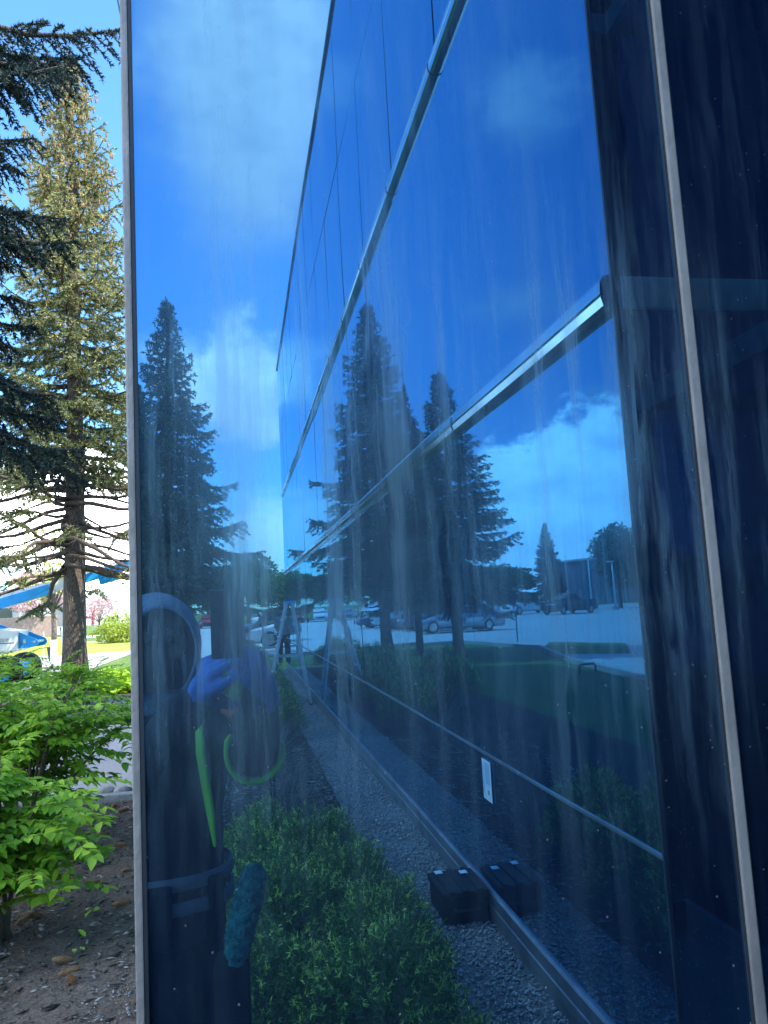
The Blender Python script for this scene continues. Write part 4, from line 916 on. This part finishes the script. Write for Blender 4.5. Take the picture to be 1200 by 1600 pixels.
tm.build('neon_trim', M['hiviz'], ph, smooth=True)
lp = MB(); ax = (wrR-elR).normalized(); u1 = ax.cross(Vector((0, 1, 0))).normalized(); u2 = ax.cross(u1)
lp.tube([elR+Vector((.071*math.cos(a), .045+.012*math.sin(a*2), .010+.075*math.sin(a))) for a in np.linspace(math.pi*.80, 2.10*math.pi, 18)], [.003, .006]+[.0045]*14+[.003, .002], 8, flat=1.7)
lp.build('sleeve_trim', M['hiviz'], ph, smooth=True)
rb = MB(); pts = [Vector(p) for p in [(.152, fy(.152), 1.40), (.156, fy(.156)-.003, 1.33), (.160, fy(.160)-.003, 1.26)]]; rb.tube(pts, [.011, .012, .010], 10, ball=True, flat=.4); rb.build('reflective_strip', M['reflect'], ph, smooth=True)
for nme, zz, rx, ry in (('belt', 1.005, .204, .152), ('belt', .945, .206, .152)):
    MB().rings([oval((0, 0, zz-.018), rx, ry, 32), oval((0, 0, zz-.015), rx+.008, ry+.008, 32), oval((0, 0, zz+.015), rx+.008, ry+.008, 32), oval((0, 0, zz+.018), rx, ry, 32)], cap=False).build(nme, M['webbing'], ph, smooth=True)
MB().box((.155, .10, .97), (.05, .05, .085), .6, bev=.01).build('belt_buckle', M['case'], ph)
MB().box((-.02, .160, .955), (.16, .03, .11), bev=.012).build('belt_pouch', M['navy'], ph)
MB().box((.205, .165, .73), (.085, .075, .20), .1, bev=.02).build('belt_holster', M['black'], ph)
tr_ = MB(); tr_.rings([oval((0, 0, .86), .17, .125), oval((0, 0, .96), .172, .125)])
for hx, kx in ((hipL, -.10), (hipR, .10)):
    k_ = Vector((kx, .03, .49)); an = Vector((kx*1.05, 0, .10)); tr_.tube([hx, hx.lerp(k_, .5), k_], [.112, .095, .078], 16, ball=True); tr_.tube([k_, k_.lerp(an, .5), an], [.078, .074, .066], 16, ball=True)
tr_.fused('trousers', M['black'], .011, ph, disp=.02, dscale=.08)
for sx in (-.105, .105):
    MB().tube([(sx, -.04, .14), (sx, -.035, .06), (sx, .05, .05), (sx*1.1, .15, .042)], [.058, .055, .056, .042], 14, ball=True).box((sx, .045, .014), (.10, .30, .028), bev=.01).fused('boot', M['black'], .007, ph)
# gloved hands closing on the phone
gl_ = MB(); hand_volume(gl_, wrL, (.34, .34, .80), (.80, -.25, -.1), 1, 40, s=.80, thick=1.25)
gl_.tube([wrL-Vector((.02, .01, .02)), wrL+Vector((-.04, -.02, -.04))], [.038, .042], 14, ball=True); gl_.fused('glove', M['glove'], .0042, ph, smooth_it=2, disp=.003, dscale=.02)
gr_ = MB(); hand_volume(gr_, wrR, (-.20, .34, .80), (-.85, -.25, -.1), -1, 42, s=.80, thick=1.25)
gr_.tube([wrR-Vector((-.005, .02, .03)), wrR+Vector((0, -.02, -.028))], [.038, .042], 14, ball=True); gr_.fused('glove', M['glove'], .0042, ph, smooth_it=2, disp=.003, dscale=.02)
pho = thing('mobile_phone', 'black mobile phone held upright in the blue-gloved hands', 'phone', (-.030, -.016, 1.605))
MB().box((0, 0, .065), (.076, .009, .156), bev=.004).build('shell', M['phone'], pho)
MB().box((.022, .0056, .118), (.034, .003, .036), bev=.0012).build('camera_bump', M['phone'], pho)
MB().box((0, -.0052, .065), (.070, .001, .148)).build('screen', M['car_glass'], pho)
# fleece sleeve tool in the holster
ws = MB(); ws.tube([(0, 0, 0), (.010, 0, .06), (.034, .004, .14), (.052, .006, .20)], [.030, .036, .038, .034], 18, ball=True)
wso = ws.fused('washer_sleeve', M['teal'], .006, None, (-.040, -.325, .815), disp=.016, dscale=.012); tag(wso, 'fuzzy teal window-washer sleeve sticking out of the belt holster', 'washer')
MB().tube([(.200, .190, 1.44), (.222, .195, 1.425), (.242, .190, 1.44)], [.006, .015, .005], 10, ball=True).build('orange_tab', M['orange'], ph, smooth=True)

# second worker, far end of the wall
w2 = MB(); w2.rings([oval((0, 0, .88), .15, .10), oval((0, 0, 1.1), .15, .10), oval((0, 0, 1.36), .17, .11), oval((0, 0, 1.44), .11, .08), oval((0, 0, 1.49), .055, .055)])
w2.tube([(0, 0, 1.46), (0, .01, 1.56)], .05, 12, ball=True); T2 = head_volume(w2, Vector((0, .02, 1.63)), 0, 0)
for sx in (-1, 1):
    w2.tube([(sx*.18, 0, 1.40), (sx*.22, -.02, 1.15), (sx*.16, .16, 1.02)], [.055, .045, .032], 12, ball=True); hand_volume(w2, (sx*.155, .17, 1.02), (-.2*sx, .9, .1), (-sx, 0, 0), 1 if sx > 0 else -1, 30)
    w2.tube([(sx*.09, 0, .90), (sx*.10, .02, .50), (sx*.11, -.01, .09)], [.09, .06, .042], 12, ball=True); w2.tube([(sx*.11, -.04, .05), (sx*.11, .14, .04)], [.04, .032], 10, ball=True)
w2o = w2.fused('person', M['skin'], .011, loc=(1.25, -21.9, 0)); tag(w2o, 'second worker in dark trousers standing at the far end of the glass wall', 'person')
MB().rings([oval((0, 0, .9), .175, .125), oval((0, 0, 1.1), .17, .12), oval((0, 0, 1.36), .19, .13), oval((0, 0, 1.45), .12, .09)]).tube([(-.18, 0, 1.40), (-.22, -.02, 1.15), (-.17, .13, 1.04)], [.068, .058, .045], 12, ball=True).tube([(.18, 0, 1.40), (.22, -.02, 1.15), (.17, .13, 1.04)], [.068, .058, .045], 12, ball=True).fused('jacket', M['grey_paint'], .012, w2o, disp=.02)
t3 = MB()
for sx in (-1, 1): t3.tube([(sx*.085, 0, .93), (sx*.10, .02, .50), (sx*.11, -.01, .11)], [.105, .078, .062], 12, ball=True)
t3.fused('trousers', M['black'], .012, w2o, disp=.015)
MB().ball((0, -.015, .04), (.088, .105, .092), 18, 12, T=T2).build('hair', M['hair'], w2o, smooth=True)

# ------------------------------------------------------------ vehicles
def car(kind, paint_, label, loc, rz, group='vehicles parked in the lot'):
    K = {'sedan': dict(L=4.7, W=1.82, z=[(.0, .56, .62), (.03, .50, .80), (.22, .50, .93), (.30, .50, .96)], roof=[(.30, .0), (.43, .47), (.55, .50), (.68, .46), (.85, .08)], hood=.72, belt=.93, tail=1.0),
         'suv': dict(L=4.6, W=1.88, roof=[(.25, .0), (.37, .62), (.55, .68), (.80, .66), (.95, .12)], hood=.92, belt=1.05, tail=1.08),
         'van': dict(L=5.6, W=2.0, roof=[(.16, .0), (.27, .80), (.50, .92), (.85, .92), (.985, .80)], hood=.95, belt=1.15, tail=1.2),
         'pickup': dict(L=5.7, W=1.98, roof=[(.28, .0), (.38, .62), (.50, .66), (.585, .62), (.63, .0)], hood=1.08, belt=1.12, tail=1.12)}[kind]
    Lc, W, gc = K['L'], K['W'], (.20 if kind in ('sedan',) else .26)
    t = thing({'sedan': 'parked_car', 'suv': 'parked_suv', 'van': 'parked_van', 'pickup': 'pickup_truck'}[kind], label, {'sedan': 'car', 'suv': 'suv', 'van': 'van', 'pickup': 'pickup truck'}[kind], loc, rz, group)
    X = lambda s: Lc/2-s*Lc
    # lower body: stations nose to tail
    st = [(0, K['hood']*.72, .80), (.012, K['hood']*.86, .88), (.05, K['hood']*.93, .95), (.16, K['hood'], .99), (K['roof'][0][0], K['belt'], 1.0), (.5, K['belt']+.01, 1.0), (.75, K['belt']+.03, 1.0), (.93, K['tail'], .97), (.985, K['tail']-.03, .92), (1.0, K['tail']-.12, .86)]
    rg = []
    for (s, zt, wf) in st:
        w_ = W/2*wf; zb = gc+(.10 if s < .02 or s > .99 else 0)
        rg.append([(X(s), -w_*.93, zb), (X(s), -w_, zb+.16), (X(s), -w_*1.0, zb+(zt-zb)*.62), (X(s), -w_*.95, zt-.05), (X(s), -w_*.84, zt), (X(s), 0, zt+.02), (X(s), w_*.84, zt), (X(s), w_*.95, zt-.05), (X(s), w_, zb+(zt-zb)*.62), (X(s), w_, zb+.16), (X(s), w_*.93, zb), (X(s), 0, zb)])
    b = MB().rings(rg); bo = b.build('body', paint_, t, smooth=True)
    bv = bo.modifiers.new('e', 'SUBSURF'); bv.levels = 1; bv.render_levels = 2
    if kind == 'pickup': MB().box((X(.81), 0, 1.12), (1.75, W*.78, .06)).build('load_bed', M['case'], t)
    # greenhouse
    rf = K['roof']; b0 = K['belt']-.03; gr = []; top = max(h for _, h in rf)
    for (s, h) in rf:
        wb = W/2*.90; f = h/top; wt = wb*(1-.24*f) if kind != 'van' else wb*(1-.12*f)
        gr.append([(X(s), -wb, b0), (X(s)-0, -wt-.02*(1-f), b0+h*.92+.001), (X(s), -wt*.86, b0+h+.001), (X(s), 0, b0+h+.025*f+.001), (X(s), wt*.86, b0+h+.001), (X(s), wt+.02*(1-f), b0+h*.92+.001), (X(s), wb, b0)])
    MB().rings(gr).build('cabin', paint_, t, smooth=False)
    def quad(a, b_, c, d, sh, nm, off):
        P4 = [Vector(q) for q in (a, b_, c, d)]; ce = sum(P4, Vector())/4; nr = (P4[1]-P4[0]).cross(P4[2]-P4[0]).normalized()
        if nr.dot(ce-Vector((0, 0, b0+.2))) < 0: nr = -nr
        q = [ce+(p-ce)*sh+nr*off for p in P4]; q2 = [p-nr*.012 for p in q]
        MB().add(q+q2, [[0, 1, 2, 3], [7, 6, 5, 4], [0, 4, 5, 1], [1, 5, 6, 2], [2, 6, 7, 3], [3, 7, 4, 0]]).build(nm, M['car_glass'], t)
    quad(gr[0][1], gr[1][1], gr[1][5], gr[0][5], .88, 'windshield', .012)
    quad(gr[-2][1], gr[-1][1], gr[-1][5], gr[-2][5], .84, 'rear_window', .012)
    sp = range(1, len(rf)-2) if kind != 'van' else [1]
    for i in sp:
        for sd in (0, 1):
            A, B = gr[i], gr[i+1]; i0, i1 = (0, 1) if sd == 0 else (6, 5)
            up_ = .10
            quad(Vector(A[i0]).lerp(Vector(A[i1]), up_), Vector(A[i1]), Vector(B[i1]), Vector(B[i0]).lerp(Vector(B[i1]), up_), .88, 'side_window', .010)
    for sd in (0, 1):   # front quarter glass
        i0, i1 = (0, 1) if sd == 0 else (6, 5)
        quad(Vector(gr[0][i0]).lerp(Vector(gr[1][i0]), .45), Vector(gr[1][i0]).lerp(Vector(gr[1][i1]), .12), gr[1][i1], Vector(gr[0][i1]).lerp(Vector(gr[1][i1]), .62), .80, 'side_window', .012)
    wr = .33 if kind == 'sedan' else .37
    for s in (.175, .79):
        for sd in (-1, 1):
            y = sd*(W/2-.10); MB().tube([(X(s), y-.11, wr), (X(s), y+.11, wr)], wr*1.16, 22).build('wheel_arch', M['case'], t) if False else None
            wh = link('wheel', MB().tube([(X(s), y-.12, wr), (X(s), y-.09, wr), (X(s), y+.09, wr), (X(s), y+.12, wr)], [wr*.92, wr, wr, wr*.92], 24).mesh('tyre', M['tyre'], False), t)
            MB().tube([(X(s), y+sd*.105, wr), (X(s), y+sd*.128, wr)], wr*.62, 14).build('rim', M['rim'], wh)
    for sd in (-1, 1):
        MB().box((X(.028), sd*W*.34, K['hood']*.80), (.16, .34, .13), sd*-.35, bev=.03).build('headlight', M['lamp_glass'], t)
        MB().box((X(.985), sd*W*.37, K['tail']-.16), (.10, .24, .14), sd*.2, bev=.02).build('tail_light', M['tail'], t)
        MB().box((X(K['roof'][0][0]+.055), sd*(W/2+.06), K['belt']+.05), (.10, .16, .10), bev=.03).build('mirror', paint_, t)
    MB().box((X(.004), 0, K['hood']*.60), (.05, W*.5, .16), bev=.02).build('grille', M['case'], t)
    return t
HP = math.pi
car('sedan', P['silver'], 'silver-grey sedan parked side-on at the lawn end of the row', (-8.8, -38.0, -.02), 0)
car('sedan', P['navy'], 'dark blue sedan parked just beyond the silver sedan', (-8.3, -40.9, -.02), 0)
car('sedan', P['grey'], 'charcoal sedan third in the row, nose toward the lawn', (-7.9, -43.8, -.02), 0)
car('suv', P['white'], 'white suv fourth in the row behind the spruce trunks', (-7.6, -46.8, -.02), 0)
car('sedan', P['navy'], 'blue car at the hidden end of the near row', (-7.2, -49.8, -.02), 0)
car('van', P['white'], 'white panel van at the back of the lot', (-20.6, -73.5, -.02), .25)
car('suv', P['white'], 'white suv left of the panel van', (-16.5, -75, -.02), .1)
car('pickup', P['white'], 'white pickup truck just behind the black pickup', (-24.6, -68.5, -.02), .35)
car('pickup', P['black'], 'black pickup truck in front of the dark building', (-24.9, -60.0, -.02), .45)
car('sedan', P['white'], 'white hatch half hidden behind the panel van', (-18.0, -79, -.02), .2)
car('suv', P['white'], 'white suv parked broadside seen just past the phone and the glass wall', (2.7, -33.6, -.02), HP)
car('suv', P['grey'], 'grey suv behind the broadside white one', (1.9, -39.5, -.02), HP)
car('sedan', P['red'], 'red car in the far row beyond the ladder', (-3.4, -84, -.02), HP/2)
for i, (x, c, k, l) in enumerate([(-6.1, 'white', 'sedan', 'white car next to the red one in the far row'), (-8.8, 'silver', 'sedan', 'silver car second from the red one'), (-11.5, 'white', 'suv', 'white suv third from the red car'),
        (-14.2, 'white', 'sedan', 'white car fourth from the red one'), (-.7, 'silver', 'suv', 'silver suv on the other side of the red car'), (2.0, 'white', 'sedan', 'white car at the far row end under the leafy tree'), (4.8, 'grey', 'sedan', 'grey car far behind the broadside white suv')]):
    car(k, P[c], l, (x, -84, -.02), HP/2)

# ------------------------------------------------------------ street furniture in the lot
def lamp_post(label, loc, h, rz, m_='galv'):
    t = thing('lamp_post', label, 'lamp post', loc, rz, 'lamp posts in the lot'); MB().tube([(0, 0, 0), (0, 0, h)], [.11, .07], 10).build('pole', M[m_], t, smooth=True)
    MB().box((0, 0, .15), (.45, .45, .35), bev=.03).build('base', M['concrete'], t); MB().box((.35, 0, h), (.8, .3, .14), bev=.04).build('lamp_head', M[m_], t)
lamp_post('lamp post with a flat head before the dark building', (-31.2, -64, 0), 4.4, .6); lamp_post('taller lamp post left of the bushy conifers', (-33.2, -73, 0), 5.2, 2.8, 'white_paint'); lamp_post('white lamp post standing in front of the conifer trunk', (-33.2, -57, 0), 3.6, .4, 'white_paint')
MB().tube([(0, 0, -.05), (0, 0, 1.15)], .03, 8).box((0, 0, 1.0), (.02, .16, .22)).build('sign_post', M['dark_trim'], None, (-7.8, -26.3, 0)); tag(COL.objects[-1], 'thin dark sign post at the edge of the grass island', 'post')
hp = MB(); hp.tube([(-.22, 0, 0), (-.22, 0, .14), (-.17, 0, .19), (.17, 0, .19), (.22, 0, .14), (.22, 0, 0)], .025, 8); tag(hp.build('pipe_hoop', M['dark_trim'], None, (-4.75, -13.9, -.02), rz=.3), 'low dark pipe hoop on the lawn edge', 'pipe')
fb = thing('far_building', 'low dark building with a teal lower storey beyond the lot', 'building', (-60, -114, 0), .45)
MB().box((0, 0, 3.3), (24, 14, 6.6)).build('wall', M['panel_dark'], fb); MB().box((0, 7.1, 1.6), (24.1, .25, 3.3)).build('teal_band', M['panel_teal'], fb)
for i in range(4): MB().box((-8+5.2*i, 7.08, 4.9), (3.4, .16, 1.1), bev=.02).build('window', M['car_glass'], fb)
MB().box((0, 0, 6.7), (24.5, 14.5, .3)).build('roof', M['galv'], fb)

# ------------------------------------------------------------ boom lift (real, left)
bl = thing('boom_lift', 'white and sky-blue boom lift with its long boom rising behind the spruce trunk', 'boom lift', (-6.84, 22.3, 0), 0)
ch = MB().box((-.2, 0, .50), (2.7, 1.3, .35), bev=.05).box((-1.3, 0, .55), (.35, 1.9, .22), bev=.03).box((.9, 0, .55), (.35, 1.9, .22), bev=.03); ch.build('chassis', M['blue_paint'], bl)
for x in (-1.3, .9):
    for y in (-.95, .95):
        wh = link('wheel', MB().tube([(x, y-.17, .42), (x, y-.13, .45), (x, y+.13, .45), (x, y+.17, .42)], [.36, .42, .42, .36], 24).mesh('tyre', M['tyre']), bl)
        MB().tube([(x, y-.18, .44), (x, y+.18, .44)], [.20, .20], 14).build('hub', M['blue_paint'], wh)
MB().tube([(-.2, 0, .62), (-.2, 0, .80)], .5, 24).build('slew_ring', M['case'], bl)
tn = MB(); tn.prism([(-1.9, .86), (-1.9, 1.35), (-1.2, 1.62), (.25, 1.60), (1.12, 1.47), (1.12, .98), (.2, .82)], 'y', -.62, .62); tn.build('turntable_cover', M['white_paint'], bl)
tl = MB(); tl.prism([(1.12, 1.02), (1.12, 1.44), (1.55, 1.24), (1.60, 1.14), (1.55, 1.05), (1.35, 1.02)], 'y', -.5, -.44); tl.prism([(1.12, 1.02), (1.12, 1.44), (1.55, 1.24), (1.60, 1.14), (1.55, 1.05), (1.35, 1.02)], 'y', .44, .5)
tl.build('tail_plate', M['blue_paint'], bl); MB().box((1.26, -.503, 1.20), (.06, .004, .09)).build('decal', M['white_paint'], bl); MB().tube([(1.50, -.51, 1.17), (1.50, .51, 1.17)], .035, 12).build('pin', M['galv'], bl)
wd_ = MB(); wd_.prism([(-.9, 1.60), (-.9, 1.95), (-.3, 1.98), (.72, 1.55), (.25, 1.58)], 'y', -.35, -.29); wd_.prism([(-.9, 1.60), (-.9, 1.95), (-.3, 1.98), (.72, 1.55), (.25, 1.58)], 'y', .29, .35); wd_.build('boom_bracket', M['blue_paint'], bl)
MB().box((.30, -.624, 1.18), (1.5, .006, .018)).box((.52, -.6235, 1.22), (.012, .007, .5)).box((-.35, -.6235, 1.22), (.012, .007, .5)).build('panel_seams', M['dark_print'], bl)
def text_part(s, size, loc, rot, m_, parent, name='lettering', ext=.002):
    cu = bpy.data.curves.new(name, 'FONT'); cu.body = s; cu.size = size; cu.extrude = ext; cu.align_x = 'CENTER'
    o = bpy.data.objects.new('tmp', cu); COL.objects.link(o); dg = bpy.context.evaluated_depsgraph_get(); dg.update()
    me = bpy.data.meshes.new_from_object(o.evaluated_get(dg)); bpy.data.objects.remove(o); me.materials.clear(); me.materials.append(m_)
    q = link(name, me, parent, loc); q.rotation_euler = rot; return q
text_part('AMERICAN', .17, (-.17, -.626, 1.27), (R(90), 0, 0), M['dark_print'], bl)
text_part('2030', .12, (.80, -.626, 1.22), (R(90), 0, 0), M['grey_paint'], bl)
bm1 = MB(); p0 = Vector((-.7, 0, 1.88)); p1 = Vector((5.0, 0, 3.40)); dv = (p1-p0).normalized()
bm1.beam(p0, p0+dv*2.6, .26, .34, up=(0, 1, 0), bev=.02); bm1.beam(p0+dv*3.1, p1, .22, .27, up=(0, 1, 0), bev=.02); bm1.build('boom', M['blue_paint'], bl)
bm2 = MB(); bm2.beam(p0+dv*1.35+Vector((0, 0, .08)), p0+dv*3.3+Vector((0, 0, .03)), .275, .20, up=(0, 1, 0), bev=.01); bm2.beam(p0+dv*3.5+Vector((0, 0, .05)), p1+Vector((0, 0, .03)), .235, .13, up=(0, 1, 0), bev=.01); bm2.build('boom_stripe', M['white_paint'], bl)
MB().prism([(3.10, 2.60), (3.55, 2.72), (3.75, 2.88), (3.5, 2.95), (3.05, 2.82)], 'y', -.2, .2).build('boom_knuckle', M['blue_paint'], bl)
MB().tube([(-.55, 0, 1.5), (.55, 0, 2.12)], .075, 12).build('lift_cylinder', M['grey_paint'], bl)
MB().tube([(.0, 0, 2.25), (1.4, .16, 2.75), (3.0, .16, 3.05), (4.9, .1, 3.65)], .02, 6).build('hose', M['case'], bl)
# ------------------------------------------------------------ far side of the road
pole = thing('utility_pole', 'brown wooden utility pole by the far path, right of the spruce trunk', 'pole', (-11.8, 61.5, 0)); MB().tube([(0, 0, -.1), (0, 0, 8.2)], [.24, .17], 10).build('post', M['wood_pole'], pole, smooth=True)
MB().box((0, 0, 7.8), (2.2, .12, .12)).build('crossarm', M['wood_pole'], pole)
for k in range(4):
    pass
wb_ = thing('white_building', 'low white building with dark columns beyond the road', 'building', (-33, 100, 0))
MB().box((0, 0, 2.6), (24, 10, 5.2)).build('wall', M['plaster'], wb_); MB().box((0, 0, 5.35), (24.6, 10.6, .35)).build('roof', M['galv'], wb_)
for i in range(7): MB().box((-10+3.0*i, -5.3, 2.2), (.5, .5, 4.4)).build('column', M['grey_paint'], wb_)
for i in range(6): MB().box((-8.5+3.0*i, -5.02, 2.2), (1.7, .1, 2.4)).build('window', M['car_glass'], wb_)
gw = MB().box((0, 0, 1.1), (9.5, .4, 2.2), bev=.04); tag(gw.build('brick_wall', M['brick'], None, (-23.6, 86, 0)), 'low pinkish brick wall beyond the road, left of the lettered wall', 'wall')
sgn = thing('painted_hoarding', 'white hoarding with big looping red lettering beyond the road', 'hoarding', (-17.2, 92, .6))
MB().box((0, 0, 1.9), (6.4, .2, 3.2), bev=.02).build('board', M['white_paint'], sgn); MB().box((-2.6, -.105, 1.9), (.9, .02, 3.0)).build('blue_panel', M['grey_paint'], sgn)
rl = MB(); rl.tube([(-1.8, -.12, 3.2), (-1.3, -.12, 2.9), (-.7, -.12, .5)], .13, 8).tube([(-.9, -.12, 1.3), (.9, -.12, 1.3)], .11, 8).tube([(.9, -.12, .4), (1.0, -.12, 2.2), (1.5, -.12, 3.0), (2.2, -.12, 3.2), (2.8, -.12, 2.7)], .13, 8); rl.build('red_lettering', M['red_paint'], sgn)
for x in (-2.6, 2.6): MB().box((x, .12, -.2), (.15, .12, 1.2)).build('leg', M['grey_paint'], sgn)
wv = thing('white_truck', 'white delivery truck parked across the road, right of the utility pole', 'truck', (-15.9, 93, 0), 0)
bpy.data.objects.remove(wv)
car('van', P['white'], 'white van parked across the road, right of the utility pole', (-13.2, 90.5, -.02), HP, 'vehicles across the road')
for (px, pz, x, y, l) in [(0, 0, -5.62, 19.6, 'thin grey stake in front of the lift cover'), (0, 0, -7.15, 30.5, 'thin steel stake right of the trunk, left of the pair'), (0, 0, -6.5, 30.5, 'thin steel stake nearest the metal frame')]:
    tag(MB().tube([(0, 0, -.1), (0, 0, 1.55 if 'lift' in l else 1.3)], .022, 8).build('stake', M['galv'], None, (x, y, 0)), l, 'stake', 'thin metal stakes in the grass')
ls = thing('garden_sign', 'small dark tilted garden sign between the two stakes', 'sign', (-6.75, 30.0, 0)); MB().beam((0, 0, 0), (-.05, 0, .5), .02, .02).build('post', M['dark_trim'], ls); MB().beam((-.02, 0, .25), (-.09, 0, .75), .04, .16).build('plate', M['dark_trim'], ls)
